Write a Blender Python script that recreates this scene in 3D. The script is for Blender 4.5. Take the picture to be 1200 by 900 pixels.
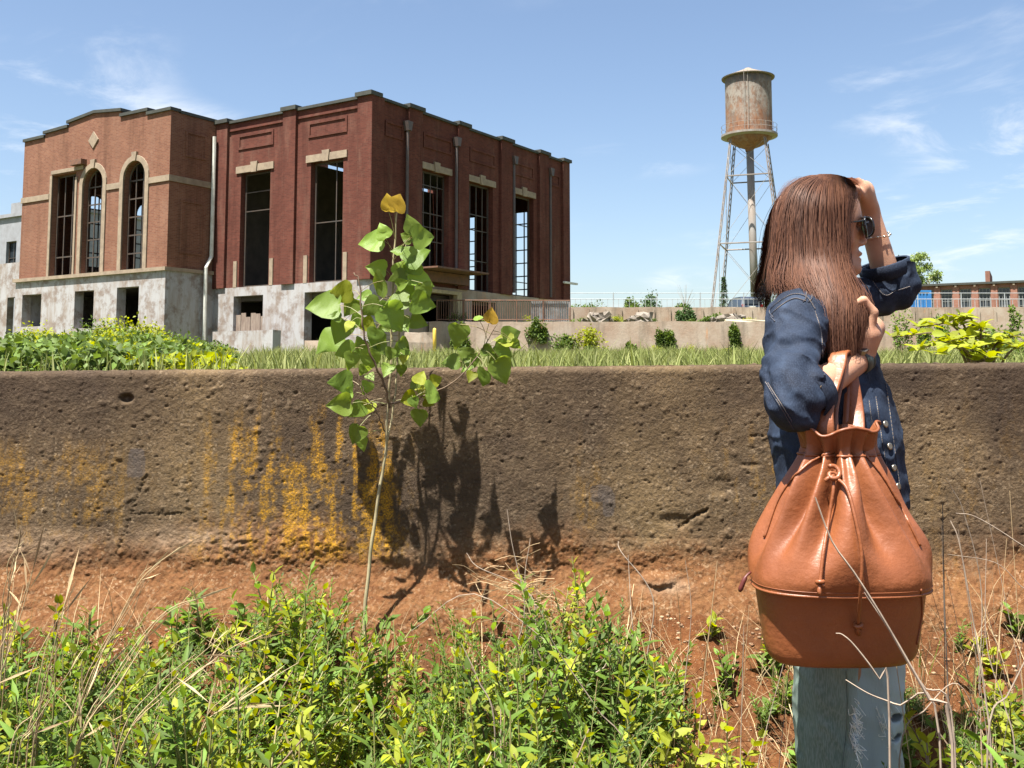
import bpy, bmesh, math, random
import numpy as np
from mathutils import Vector, Matrix
for o in list(bpy.data.objects): bpy.data.objects.remove(o)
sc = bpy.context.scene
R = math.radians

# ------------------------------------------------------------ camera
F = 1165.0; TH = R(5.0); HC = 1.217            # focal length in photo pixels, tilt, eye height
SH = (432 - 450 - F*math.tan(TH))/1200.0
cam_d = bpy.data.cameras.new('camera'); cam = bpy.data.objects.new('camera', cam_d)
sc.collection.objects.link(cam); sc.camera = cam
cam_d.sensor_width = 36.0; cam_d.lens = 36.0*F/1200.0; cam_d.shift_y = SH
cam_d.clip_start = 0.05; cam_d.clip_end = 6000
cam.location = (0, 0, HC); cam.rotation_euler = (R(90) + TH, 0, 0)
sc.render.resolution_x = 1024; sc.render.resolution_y = 768

# ------------------------------------------------------------ sun, sky, exposure
SUN = Vector((-0.115, -0.138, 0.46)).normalized()          # towards the sun
sl = bpy.data.lights.new('sun', 'SUN'); sl.energy = 5.0; sl.angle = R(0.53); sl.color = (1.0, 0.955, 0.88)
so = bpy.data.objects.new('sun', sl); sc.collection.objects.link(so)
so.rotation_euler = SUN.to_track_quat('Z', 'Y').to_euler()
wd = bpy.data.worlds.new('World'); sc.world = wd; wd.use_nodes = True
nt = wd.node_tree; nt.nodes.clear()
def wn(t): return nt.nodes.new(t)
sky = wn('ShaderNodeTexSky'); sky.sky_type = 'NISHITA'; sky.sun_disc = False
sky.sun_elevation = math.asin(SUN.z); sky.sun_rotation = math.atan2(SUN.x, SUN.y)
sky.air_density = 1.0; sky.dust_density = 1.7; sky.ozone_density = 1.2; sky.altitude = 200
bg = wn('ShaderNodeBackground'); bg.inputs['Strength'].default_value = 0.056
# thin fair-weather clouds over the whole dome
tc = wn('ShaderNodeTexCoord'); sep = wn('ShaderNodeSeparateXYZ'); nt.links.new(tc.outputs['Generated'], sep.inputs[0])
def wmath(op, a, b=None):
    n = wn('ShaderNodeMath'); n.operation = op
    for i, v in enumerate((a, b)):
        if v is None: continue
        if isinstance(v, (int, float)): n.inputs[i].default_value = v
        else: nt.links.new(v, n.inputs[i])
    return n.outputs[0]
zz = wmath('ADD', wmath('MAXIMUM', sep.outputs[2], 0.0), 0.12)
comb = wn('ShaderNodeCombineXYZ')
nt.links.new(wmath('DIVIDE', sep.outputs[0], zz), comb.inputs[0]); nt.links.new(wmath('DIVIDE', sep.outputs[1], zz), comb.inputs[1])
comb.inputs[2].default_value = 0.4
n1 = wn('ShaderNodeTexNoise'); n1.inputs['Scale'].default_value = 2.3; n1.inputs['Detail'].default_value = 7; n1.inputs['Roughness'].default_value = 0.62
n1.inputs['Distortion'].default_value = 0.5
n2 = wn('ShaderNodeTexNoise'); n2.inputs['Scale'].default_value = 0.9; n2.inputs['Detail'].default_value = 2
for n in (n1, n2): nt.links.new(comb.outputs[0], n.inputs['Vector'])
def wramp(v, a, b):
    n = wn('ShaderNodeMapRange'); n.interpolation_type = 'SMOOTHSTEP'; nt.links.new(v, n.inputs[0])
    n.inputs[1].default_value = a; n.inputs[2].default_value = b; return n.outputs[0]
cl = wmath('MULTIPLY', wramp(n1.outputs[0], 0.47, 0.75), wramp(n2.outputs[0], 0.47, 0.62))
cl = wmath('MULTIPLY', cl, 0.75)
bg2 = wn('ShaderNodeBackground'); bg2.inputs['Color'].default_value = (0.92, 0.95, 1.0, 1); bg2.inputs['Strength'].default_value = 0.36
mixw = wn('ShaderNodeMixShader'); wo = wn('ShaderNodeOutputWorld')
nt.links.new(sky.outputs[0], bg.inputs[0]); nt.links.new(cl, mixw.inputs[0])
nt.links.new(bg.outputs[0], mixw.inputs[1]); nt.links.new(bg2.outputs[0], mixw.inputs[2]); nt.links.new(mixw.outputs[0], wo.inputs[0])
sc.view_settings.view_transform = 'Standard'; sc.view_settings.look = 'None'; sc.view_settings.gamma = 1.0
sc.view_settings.use_curve_mapping = False
sc.view_settings.exposure = 1.8
sc.cycles.max_bounces = 6; sc.cycles.transparent_max_bounces = 8

# ------------------------------------------------------------ helpers
def ray(px, py):
    xc = (px-600)/F; yc = -(py-450-1200*SH)/F
    return np.array([xc, math.cos(TH)-math.sin(TH)*yc, math.sin(TH)+math.cos(TH)*yc])
def W(px, py, Y):                                # a photo pixel at distance Y in front of the camera -> world
    r = ray(px, py); return np.array([0, 0, HC]) + r*(Y/r[1])
COL = sc.collection.objects
def tag(o, label=None, cat=None, group=None, kind=None):
    if label: o['label'] = label
    if cat: o['category'] = cat
    if group: o['group'] = group
    if kind: o['kind'] = kind
    return o
def thing(name, label, cat, loc=(0, 0, 0), rz=0.0, group=None):
    o = bpy.data.objects.new(name, None); COL.link(o); o.location = loc; o.rotation_euler = (0, 0, rz)
    o.empty_display_size = 0.1
    return tag(o, label, cat, group)
def mesh_from(name, V, Fc, smooth=False, attrs=None):
    me = bpy.data.meshes.new(name)
    if isinstance(Fc, np.ndarray):
        V = np.asarray(V, dtype=np.float32); k = Fc.shape[1]; nf = len(Fc)
        me.vertices.add(len(V)); me.vertices.foreach_set('co', V.ravel())
        me.loops.add(nf*k); me.loops.foreach_set('vertex_index', Fc.astype(np.int32).ravel())
        me.polygons.add(nf); me.polygons.foreach_set('loop_start', np.arange(0, nf*k, k, dtype=np.int32))
        me.update(calc_edges=True)
    else:
        me.from_pydata([tuple(map(float, v)) for v in V], [], Fc)
    if smooth: me.polygons.foreach_set('use_smooth', np.ones(len(me.polygons), dtype=bool))
    for an, (dom, data) in (attrs or {}).items():
        a = me.attributes.new(an, 'FLOAT', dom); a.data.foreach_set('value', np.asarray(data, dtype=np.float32).ravel())
    me.update()
    return me
def link(name, me, mat=None, parent=None, loc=None):
    o = bpy.data.objects.new(name, me); COL.link(o)
    if mat is not None and not me.materials: me.materials.append(mat)
    if parent is not None: o.parent = parent
    if loc is not None: o.location = loc
    return o
class MB:
    def __init__(s): s.v = []; s.f = []
    def add(s, V, Fc):
        n = len(s.v); s.v += [tuple(v) for v in V]; s.f += [tuple(i+n for i in f) for f in Fc]; return s
    def box(s, x0, x1, y0, y1, z0, z1):
        return s.add([(x0,y0,z0),(x1,y0,z0),(x1,y1,z0),(x0,y1,z0),(x0,y0,z1),(x1,y0,z1),(x1,y1,z1),(x0,y1,z1)],
                     [(0,3,2,1),(4,5,6,7),(0,1,5,4),(1,2,6,5),(2,3,7,6),(3,0,4,7)])
    def prism(s, poly, d0, d1, f):               # poly in 2D, f(a,b,d)->xyz
        n = len(poly)
        V = [f(a, b, d0) for a, b in poly] + [f(a, b, d1) for a, b in poly]
        Fc = [tuple(range(n)), tuple(range(2*n-1, n-1, -1))] + [(i, i+n, (i+1) % n+n, (i+1) % n) for i in range(n)]
        return s.add(V, Fc)
    def tube(s, pts, rad, n=6, cap=True):
        V, Fc = tube_geo(pts, rad, n, cap); return s.add(V, Fc)
    def build(s, name, mat, parent=None, smooth=False):
        me = mesh_from(name, s.v, s.f, smooth)
        bm = bmesh.new(); bm.from_mesh(me); bmesh.ops.recalc_face_normals(bm, faces=bm.faces); bm.to_mesh(me); bm.free()
        if smooth: me.polygons.foreach_set('use_smooth', np.ones(len(me.polygons), dtype=bool))
        return link(name, me, mat, parent)
def tube_geo(pts, rad, n=6, cap=True):
    P = np.asarray(pts, float); m = len(P)
    r = np.full(m, rad) if np.isscalar(rad) else np.asarray(rad, float)
    T = np.gradient(P, axis=0); T /= np.linalg.norm(T, axis=1)[:, None]+1e-12
    ref = np.array([0, 0, 1.0]) if abs(T[0][2]) < 0.9 else np.array([1.0, 0, 0])
    V = []; u = np.cross(T[0], ref); u /= np.linalg.norm(u)
    an = np.arange(n)*2*math.pi/n
    for i in range(m):
        u = u - T[i]*(u@T[i]); u /= np.linalg.norm(u)+1e-12; w = np.cross(T[i], u)
        V += list(P[i] + r[i]*(np.cos(an)[:, None]*u + np.sin(an)[:, None]*w))
    Fc = [(i*n+j, i*n+(j+1) % n, (i+1)*n+(j+1) % n, (i+1)*n+j) for i in range(m-1) for j in range(n)]
    if cap: Fc += [tuple(range(n-1, -1, -1)), tuple(range((m-1)*n, m*n))]
    return V, Fc
def spline(pts, n):                              # Catmull-Rom through the points
    P = np.asarray(pts, float); P = np.vstack([2*P[0]-P[1], P, 2*P[-1]-P[-2]]); m = len(P)-3
    t = np.linspace(0, m-1e-9, n); i = t.astype(int); t = (t-i)[:, None]
    a, b, c, d = P[i], P[i+1], P[i+2], P[i+3]
    return 0.5*(2*b + (c-a)*t + (2*a-5*b+4*c-d)*t*t + (3*b-a-3*c+d)*t**3)
def lathe(prof, n=24, ox=0, oy=0):
    V = []; Fc = []
    for r, z in prof:
        for j in range(n):
            t = 2*math.pi*j/n; V.append((ox+r*math.cos(t), oy+r*math.sin(t), z))
    for i in range(len(prof)-1):
        for j in range(n): Fc.append((i*n+j, i*n+(j+1) % n, (i+1)*n+(j+1) % n, (i+1)*n+j))
    return V, Fc
# numpy value noise
def _h(ix, iy, iz, seed):
    n = (ix.astype(np.int64)*374761393 + iy.astype(np.int64)*668265263 + iz.astype(np.int64)*2147483647 + seed*1274126177) & 0xffffffff
    n = ((n ^ (n >> 13))*1274126177) & 0xffffffff
    n = ((n ^ (n >> 16))*2246822519) & 0xffffffff
    return ((n ^ (n >> 15)) & 0xffff)/65535.0
def noise3(x, y, z, seed=0):
    x, y, z = np.broadcast_arrays(np.asarray(x, float), np.asarray(y, float), np.asarray(z, float))
    ix, iy, iz = np.floor(x), np.floor(y), np.floor(z); fx, fy, fz = x-ix, y-iy, z-iz
    fx, fy, fz = fx*fx*(3-2*fx), fy*fy*(3-2*fy), fz*fz*(3-2*fz); out = 0
    for a in (0, 1):
        for b in (0, 1):
            for c in (0, 1):
                out = out + _h(ix+a, iy+b, iz+c, seed)*(fx if a else 1-fx)*(fy if b else 1-fy)*(fz if c else 1-fz)
    return out
def fbm(x, y, z=0.0, oct=4, seed=0, gain=0.5):
    s = 0; a = 1; t = 0
    for k in range(oct):
        s = s + a*noise3(x*2**k, y*2**k, z*2**k, seed+k*17); t += a; a *= gain
    return s/t
def sstep(a, b, x):
    t = np.clip((x-a)/(b-a), 0, 1); return t*t*(3-2*t)

# ------------------------------------------------------------ materials
class NT:
    def __init__(s, name):
        s.m = bpy.data.materials.new(name); s.m.use_nodes = True; s.t = s.m.node_tree; s.t.nodes.clear()
        s.out = s.t.nodes.new('ShaderNodeOutputMaterial'); s.tc = s.t.nodes.new('ShaderNodeTexCoord')
    def n(s, t): return s.t.nodes.new(t)
    def set(s, sock, v):
        if v is None: return
        if isinstance(v, (int, float)): sock.default_value = v
        elif isinstance(v, tuple): sock.default_value = v if len(v) == len(sock.default_value) else (*v, 1)[:len(sock.default_value)]
        else: s.t.links.new(v, sock)
    def coord(s, scale=(1, 1, 1), rot=(0, 0, 0), src='Object'):
        m = s.n('ShaderNodeMapping'); s.t.links.new(s.tc.outputs[src], m.inputs[0])
        m.inputs['Scale'].default_value = scale; m.inputs['Rotation'].default_value = rot; return m.outputs[0]
    def noise(s, sc_=5.0, det=5, rough=0.55, vec=None, dist=0.0):
        x = s.n('ShaderNodeTexNoise'); x.inputs['Scale'].default_value = sc_; x.inputs['Detail'].default_value = det
        x.inputs['Roughness'].default_value = rough; x.inputs['Distortion'].default_value = dist
        s.t.links.new(vec if vec is not None else s.tc.outputs['Object'], x.inputs['Vector']); return x.outputs[0]
    def voro(s, sc_=5.0, vec=None, feat='F1', rnd=1.0, out='Distance'):
        x = s.n('ShaderNodeTexVoronoi'); x.feature = feat; x.inputs['Scale'].default_value = sc_; x.inputs['Randomness'].default_value = rnd
        s.t.links.new(vec if vec is not None else s.tc.outputs['Object'], x.inputs['Vector']); return x.outputs[out]
    def ramp(s, v, a, b, lo=0.0, hi=1.0):
        x = s.n('ShaderNodeMapRange'); s.set(x.inputs[0], v)
        for i, q in enumerate((a, b, lo, hi)): s.set(x.inputs[i+1], q)
        return x.outputs[0]
    def math(s, op, a, b=None):
        x = s.n('ShaderNodeMath'); x.operation = op; s.set(x.inputs[0], a); s.set(x.inputs[1], b); return x.outputs[0]
    def mix(s, f, a, b, mode='MIX'):
        x = s.n('ShaderNodeMix'); x.data_type = 'RGBA'; x.blend_type = mode
        s.set(x.inputs[0], f); s.set(x.inputs[6], a); s.set(x.inputs[7], b); return x.outputs[2]
    def hsv(s, col, h=0.5, sat=1.0, v=1.0):
        x = s.n('ShaderNodeHueSaturation'); s.set(x.inputs['Hue'], h); s.set(x.inputs['Saturation'], sat); s.set(x.inputs['Value'], v); s.set(x.inputs['Color'], col); return x.outputs[0]
    def attr(s, name):
        x = s.n('ShaderNodeAttribute'); x.attribute_name = name; return x.outputs['Fac']
    def rnd(s):
        return s.n('ShaderNodeObjectInfo').outputs['Random']
    def bump(s, h, strength=0.3, dist=0.01, normal=None):
        x = s.n('ShaderNodeBump'); x.inputs['Strength'].default_value = strength; x.inputs['Distance'].default_value = dist
        s.set(x.inputs['Height'], h); s.set(x.inputs['Normal'], normal); return x.outputs[0]
    def bsdf(s, col, rough=0.7, normal=None, metal=0.0, spec=0.5, **kw):
        x = s.n('ShaderNodeBsdfPrincipled'); s.set(x.inputs['Base Color'], col); s.set(x.inputs['Roughness'], rough)
        s.set(x.inputs['Metallic'], metal); s.set(x.inputs['Specular IOR Level'], spec); s.set(x.inputs['Normal'], normal)
        for k, v in kw.items(): s.set(x.inputs[k.replace('_', ' ')], v)
        return x.outputs[0]
    def done(s, sh): s.t.links.new(sh, s.out.inputs[0]); return s.m
def simple(name, col, col2=None, scale=6.0, rough=0.7, bump=0.0, bscale=None, metal=0.0, spec=0.5, var=None, stretch=(1, 1, 1)):
    q = NT(name); v = q.coord(stretch)
    c2 = col2 or tuple(min(1, c*0.72) for c in col)
    c = q.mix(q.ramp(q.noise(scale, 6, 0.6, v), 0.32, 0.68), col, c2)
    if var: c = q.hsv(c, 0.5, 1.0, q.ramp(q.rnd(), 0, 1, 1-var, 1+var))
    nrm = q.bump(q.noise(bscale or scale*4, 5, 0.6, v), bump, 0.02) if bump else None
    return q.done(q.bsdf(c, rough, nrm, metal, spec))
def leafmat(name, c1, c2, cb=None, trans=0.35, rough=0.45, huevar=0.02, valvar=0.35):
    q = NT(name)
    r = q.math('FRACT', q.math('ADD', q.attr('rnd'), q.rnd()))
    c = q.mix(r, c1, c2)
    c = q.hsv(c, q.ramp(r, 0, 1, 0.5-huevar, 0.5+huevar), 1.0, q.ramp(q.math('FRACT', q.math('MULTIPLY', r, 7.13)), 0, 1, 1-valvar, 1+valvar))
    c = q.mix(q.ramp(q.noise(35, 3), 0.35, 0.7, 0, 0.3), c, q.hsv(c, 0.49, 0.95, 0.6))
    a = q.bsdf(c, rough, q.bump(q.noise(140, 3), 0.2, 0.004), 0.0, 0.3)
    t = q.n('ShaderNodeBsdfTranslucent'); q.set(t.inputs[0], q.hsv(c, 0.485, 1.1, 1.5))
    mx = q.n('ShaderNodeMixShader'); mx.inputs[0].default_value = trans
    q.t.links.new(a, mx.inputs[1]); q.t.links.new(t.outputs[0], mx.inputs[2])
    return q.done(mx.outputs[0])
# many small copies of one template joined into one mesh (leaf masses, grass, gravel)
def scatter(tv, tf, pos, rot, scl):
    tv = np.asarray(tv, float); tf = np.asarray(tf, int); N = len(pos)
    V = np.einsum('nij,kj->nki', rot, tv)*np.asarray(scl).reshape(N, 1, -1) + np.asarray(pos)[:, None, :]
    Fc = tf[None, :, :] + (np.arange(N)*len(tv))[:, None, None]
    return V.reshape(-1, 3), Fc.reshape(-1, tf.shape[1])
def rot_from(y, n):                              # matrices whose local y axis is y and z axis close to n
    y = np.asarray(y, float); y = y/(np.linalg.norm(y, axis=-1, keepdims=True)+1e-9)
    x = np.cross(y, n); x /= np.linalg.norm(x, axis=-1, keepdims=True)+1e-9
    z = np.cross(x, y); return np.stack([x, y, z], axis=-1)
# ============================================================ SETTING
rng = np.random.default_rng(7); random.seed(7)
WALL_Y = 3.2
def wall_top(x): return 1.2075 + 0.0088*(x+1.6)
def ground_z(x, y):
    x = np.asarray(x, float); y = np.asarray(y, float)
    front = 0.44*np.clip((y-2.35)/0.85, 0, 1) + 0.05*np.clip((y-2.8)/0.4, 0, 1) - 0.02*np.clip(2.05-y, 0, 30)
    front = front + (fbm(x*2.1, y*2.1, 0.0, 3, 5)-0.5)*0.10*sstep(0.5, 2.4, y)
    field = 0.95 + 0.020*np.clip(y-3.6, 0, 50) + (fbm(x*0.12, y*0.12, 0.3, 3, 9)-0.5)*0.25*sstep(6, 20, y)
    z = np.where(y < 3.35, front, field)
    xb = -4.6 + 0.647*np.clip(y-48.8, 0, 14)
    terr = (y > 48.6) & (x > xb)
    z = np.where(terr, 3.48, z)
    z = np.where((y > 66.3) & (x > -4), 5.2, z)
    return z
def grid_mesh(name, xs, ys, zf):
    X, Y = np.meshgrid(xs, ys); Z = zf(X, Y)
    V = np.stack([X, Y, Z], -1).reshape(-1, 3); nx, ny = len(xs), len(ys)
    i = (np.arange(ny-1)[:, None]*nx + np.arange(nx-1)[None, :]).ravel()
    return mesh_from(name, V, np.stack([i, i+1, i+1+nx, i+nx], -1), True)
def spread(a, b, step, out, n=14, g=1.55):
    c = np.arange(a, b+step/2, step); k = step*np.cumsum(g**np.arange(1, n+1)); k = k[k < out]
    return np.concatenate([a-k[::-1], c, b+k])

# red dirt bank in front of the wall
q = NT('red_dirt'); n1_ = q.noise(9, 8, 0.65); n2_ = q.noise(60, 6, 0.7); n3_ = q.noise(2.2, 3)
c = q.mix(q.ramp(n1_, 0.3, 0.7), (0.135, 0.052, 0.019), (0.070, 0.028, 0.012))
c = q.mix(q.ramp(n2_, 0.5, 0.75), c, (0.22, 0.115, 0.05)); c = q.mix(q.ramp(n3_, 0.5, 0.75, 0, 0.5), c, (0.10, 0.06, 0.03))
DIRT = q.done(q.bsdf(c, 0.95, q.bump(n2_, 0.9, 0.02), 0, 0.1))
def front_z(X, Y):
    z = ground_z(X, np.minimum(Y, 3.34))
    near = sstep(1.2, 2.0, Y)
    return z + near*((fbm(X*28, Y*28, 0, 4, 21, 0.6)-0.5)*0.035 + (fbm(X*7, Y*7, 0, 3, 22)-0.5)*0.04)
ground = link('ground', grid_mesh('ground', spread(-2.6, 2.6, 0.011, 80, 18), np.concatenate([-40*0.72**np.arange(0, 12)+1.6-0.7, np.arange(1.6, 3.37, 0.011)]), front_z), DIRT)
tag(ground, kind='structure')

# the field behind the wall, the terrace and the plateau out to the horizon
q = NT('field_grass'); n1_ = q.noise(0.35, 6, 0.6); n2_ = q.noise(6, 6, 0.7)
c = q.mix(q.ramp(n1_, 0.35, 0.65), (0.11, 0.13, 0.035), (0.17, 0.15, 0.065)); c = q.mix(q.ramp(n2_, 0.4, 0.7), c, (0.06, 0.085, 0.02))
FIELD = q.done(q.bsdf(c, 0.95, q.bump(n2_, 0.8, 0.1), 0, 0.1))
xs = np.unique(np.round(np.concatenate([spread(-40, 45, 0.7, 3000, 26, 1.4), np.arange(-6, 6, 0.23)]), 3))
ys = np.unique(np.round(np.concatenate([[3.36, 3.6], np.arange(4, 48.2, 0.7), [48.58, 48.62], np.arange(49, 66, 0.8), [66.28, 66.32], 67+0.9*np.cumsum(1.35**np.arange(0, 24))]), 3))
field = link('field', grid_mesh('field', xs, ys, ground_z), FIELD); tag(field, kind='structure')

# ---------------------------------------------------------- old concrete wall, real relief on its face
def make_wall():
    step = 0.0036
    xf = np.arange(-2.0, 2.0001, step); ext = 0.006*np.cumsum(1.22**np.arange(1, 27)); xx = np.concatenate([-2-ext[::-1], xf, 2+ext]); nx = len(xx)
    h = np.arange(0.0, 0.94, step)                      # height of rows below the top edge
    rows = [('f', v) for v in (0.94-h)] + [('r', a) for a in np.linspace(8, 90, 9)] + [('t', v) for v in np.linspace(0.02, 0.36, 40)] + [('b', v) for v in (0.0, 0.3, 0.9)]
    nr = len(rows); rb = 0.022
    d = np.zeros((nr, nx)); base = np.zeros((nr, nx, 3)); nrm = np.zeros((nr, nx, 3)); S = np.zeros(nr)
    top = wall_top(xx)
    for i, (k, v) in enumerate(rows):
        if k == 'f': z = top-rb-v; y = np.full(nx, WALL_Y); n = (0, -1, 0); S[i] = -v
        elif k == 'r': a = R(v); z = top-rb+rb*math.sin(a); y = np.full(nx, WALL_Y+rb-rb*math.cos(a)); n = (0, -math.cos(a), math.sin(a)); S[i] = rb*a
        elif k == 't': z = top.copy(); y = np.full(nx, WALL_Y+v); n = (0, 0, 1); S[i] = rb*1.6+v
        else: z = top-0.02-v; y = np.full(nx, WALL_Y+0.37); n = (0, 1, 0); S[i] = 0.5+v
        base[i, :, 0] = xx; base[i, :, 1] = y; base[i, :, 2] = z; nrm[i] = n
    X, Sg = np.meshgrid(xx, S)
    n_a = fbm(X*60, Sg*60, 1.0, 3, 3, 0.65)-0.5; n_b = fbm(X*9, Sg*12, 2.0, 3, 4)-0.5; n_c = fbm(X*140, Sg*140, 0.5, 2, 31)-0.5
    d = 0.0014*n_a + 0.005*n_b + 0.0026*n_c
    depth = -Sg
    low = sstep(0.45, 0.62, depth + (fbm(X*3, Sg*2, 0, 3, 8)-0.5)*0.22 + (fbm(X*22, Sg*22, 0, 3, 9)-0.5)*0.10)         # crumbling foot of the wall
    d += low*(0.007 + 0.010*(fbm(X*90, Sg*90, 0, 3, 12, 0.7)-0.5) + 0.022*(fbm(X*8, Sg*14, 0, 3, 13)-0.5))
    d += 0.10*sstep(0.58, 0.80, depth)
    band = lambda z0, w: np.exp(-((depth-z0)/w)**2)
    d -= 0.0012*band(0.515 + 0.02*(fbm(X*1.5, 0*X, 0, 2, 61)-0.5), 0.004)*(fbm(X*2.3, 0*X, 3, 2, 62) > 0.5)
    r2 = np.random.default_rng(5)
    def stamp(xc, sc_, rx, rs, amp, pw=2):
        j0, j1 = np.searchsorted(xx, (xc-rx*2.2, xc+rx*2.2)); i0, i1 = np.searchsorted(S, (sc_-rs*2.2, sc_+rs*2.2))
        if j1 <= j0 or i1 <= i0: return
        r_ = ((X[i0:i1, j0:j1]-xc)/rx)**2 + ((Sg[i0:i1, j0:j1]-sc_)/rs)**2
        d[i0:i1, j0:j1] += amp*np.exp(-r_**(pw/2))
    for k in range(6500):                                # pits
        r_ = 0.0016 + 0.0030*r2.random()**6; stamp(r2.uniform(-2, 2), r2.uniform(-0.6, 0.03), r_*r2.uniform(0.7, 1.8), r_*r2.uniform(0.6, 1.1), -r_*r2.uniform(0.3, 1.2), 3)
    for k in range(5200):                                # exposed pebbles
        r_ = 0.003 + 0.006*r2.random()**2; lowb = r2.random() < 0.4
        stamp(r2.uniform(-2, 2), r2.uniform(-0.93, -0.5) if lowb else r2.uniform(-0.55, 0.3), r_*r2.uniform(0.8, 1.5), r_, r_*(r2.uniform(0.1, 0.4)), 3)
    for (px, py, w, hh, a) in [(148, 467, 0.02, 0.013, -0.022), (880, 545, 0.03, 0.008, -0.004), (790, 610, 0.05, 0.02, -0.006), (845, 570, 0.05, 0.03, -0.006), (770, 677, 0.05, 0.02, 0.02)]:
        p = W(px, py, WALL_Y); stamp(p[0], p[2]-wall_top(p[0])+rb, w, hh, a, 4)
    # cracks, each a wandering groove
    def crack(pts, w=0.0024, dp=0.006):
        P = np.array([[W(a, b, WALL_Y)[0], W(a, b, WALL_Y)[2]] for a, b in pts]); P = spline(np.c_[P, 0*P[:, 0]], 90)[:, :2]
        P[:, 0] += (r2.random(90)-0.5)*0.010; P[:, 1] += (r2.random(90)-0.5)*0.008
        for x_, z_ in P: stamp(x_, z_-wall_top(x_)+rb, w*r2.uniform(0.6, 1.4), w*r2.uniform(0.6, 1.4), -dp*r2.uniform(0.2, 1), 3)
    crack([(172, 556), (163, 575), (155, 600), (143, 630), (138, 648)]); crack([(155, 602), (190, 603), (215, 602)], 0.002, 0.004)
    crack([(152, 420), (155, 446)], 0.002, 0.006); crack([(880, 512), (905, 508), (930, 496)], 0.0025, 0.005)
    crack([(795, 620), (815, 605), (830, 598)], 0.003, 0.007); crack([(330, 655), (420, 660), (470, 654)], 0.002, 0.004)
    crack([(1101, 560), (1104, 600), (1103, 640), (1106, 690)], 0.002, 0.004)
    P = base + nrm*d[..., None]
    P[:, :, 1] = np.minimum(P[:, :, 1], WALL_Y+0.38)
    i = (np.arange(nr-1)[:, None]*nx + np.arange(nx-1)[None, :]).ravel()
    # stains with their own shapes: lichen streaks, red mud, pale patches, tar patches
    pxs = 600+F*X/WALL_Y; pys = 432+F*(HC-(wall_top(X)-rb+Sg))/WALL_Y
    streak = fbm(X*38, Sg*5, 0, 3, 41, 0.6); blot = fbm(X*70, Sg*60, 0, 3, 42, 0.7); patch = fbm(X*4, Sg*4, 0, 2, 43)
    reg = sstep(185, 300, pxs)*(1-sstep(440, 500, pxs))*sstep(470, 560, pys+(streak-0.5)*90)*(1-sstep(625, 665, pys)) + 0.55*(1-sstep(60, 220, pxs))*sstep(500, 560, pys)*(1-sstep(620, 650, pys))
    reg2 = 0.30*np.exp(-((pxs-690)/30)**2-((pys-590)/60)**2) + 0.35*np.exp(-((pxs-880)/60)**2-((pys-560)/60)**2) + 0.25*np.exp(-((pxs-1130)/70)**2-((pys-580)/90)**2) + 0.42*np.exp(-((pxs-420)/40)**2-((pys-570)/45)**2)
    lich = np.clip((reg+reg2)*sstep(0.47, 0.78, streak*0.55+blot*0.45+0.22*(patch-0.5)+0.06*reg)*1.35, 0, 1)
    mud = np.clip(low + 0.25*sstep(0.42, 0.55, depth)*fbm(X*5, Sg*5, 0, 3, 44), 0, 1)
    pale = np.clip(np.exp(-((pxs-232)/60)**2-((pys-625)/14)**2) + 0.8*np.exp(-((pxs-40)/70)**2-((pys-632)/14)**2) + 0.8*np.exp(-((pxs-775)/22)**2-((pys-678)/8)**2) + np.exp(-((pxs-1175)/20)**2-((pys-708)/5)**2), 0, 1)*fbm(X*30, Sg*30, 0, 3, 45)*1.3
    def ell(a, b, w, hh): return ((pxs-a)/w)**4+((pys-b)/hh)**4 + (fbm(X*25, Sg*25, 0, 2, 46)-0.5)*1.6 < 1
    tar = (ell(165, 541, 10, 18) | ell(703, 576, 13, 9) | ell(712, 588, 7, 14)).astype(float)
    me = mesh_from('concrete_wall', P.reshape(-1, 3), np.stack([i, i+1, i+1+nx, i+nx], -1), True,
                   {'lichen': ('POINT', lich), 'mud': ('POINT', mud), 'pale': ('POINT', pale), 'tar': ('POINT', tar), 'soot': ('POINT', np.clip(sstep(0.34, 0.02, depth)*0.75*fbm(X*2.2, Sg*5, 0, 4, 47)*1.5 + 0.7*sstep(0.5, 0.66, fbm(X*1.6, Sg*2.5, 4, 4, 48)), 0, 1)*(1-low))})
    q = NT('weathered_concrete'); big = q.noise(2.6, 5, 0.6); fine = q.noise(130, 5, 0.7); mid = q.noise(24, 6, 0.65)
    peb = q.voro(150, out='Color')
    ps = q.n('ShaderNodeSeparateColor'); q.t.links.new(peb, ps.inputs[0])
    c = q.mix(q.ramp(mid, 0.3, 0.7), (0.070, 0.046, 0.026), (0.150, 0.104, 0.060))
    c = q.mix(q.ramp(big, 0.42, 0.68, 0, 0.75), c, (0.042, 0.029, 0.019))
    c = q.mix(q.ramp(q.noise(1.7, 4, 0.6, q.coord((1, 1, 0.35))), 0.5, 0.7, 0, 0.5), c, (0.25, 0.17, 0.08))
    c = q.mix(q.math('MULTIPLY', q.ramp(ps.outputs[0], 0.80, 0.92, 0, 0.6), q.ramp(q.noise(14, 4), 0.4, 0.65, 0.1, 1.0)), c, (0.28, 0.21, 0.135))
    c = q.mix(q.ramp(ps.outputs[1], 0.86, 0.9, 0, 0.5), c, (0.06, 0.045, 0.03))
    c = q.mix(q.ramp(fine, 0.56, 0.72, 0, 0.65), c, (0.27, 0.205, 0.135)); c = q.mix(q.ramp(q.noise(260, 3, 0.7), 0.55, 0.70, 0, 0.7), c, (0.030, 0.020, 0.013))
    c = q.mix(q.math('MULTIPLY', q.attr('soot'), 0.74), c, (0.038, 0.026, 0.019))
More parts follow.
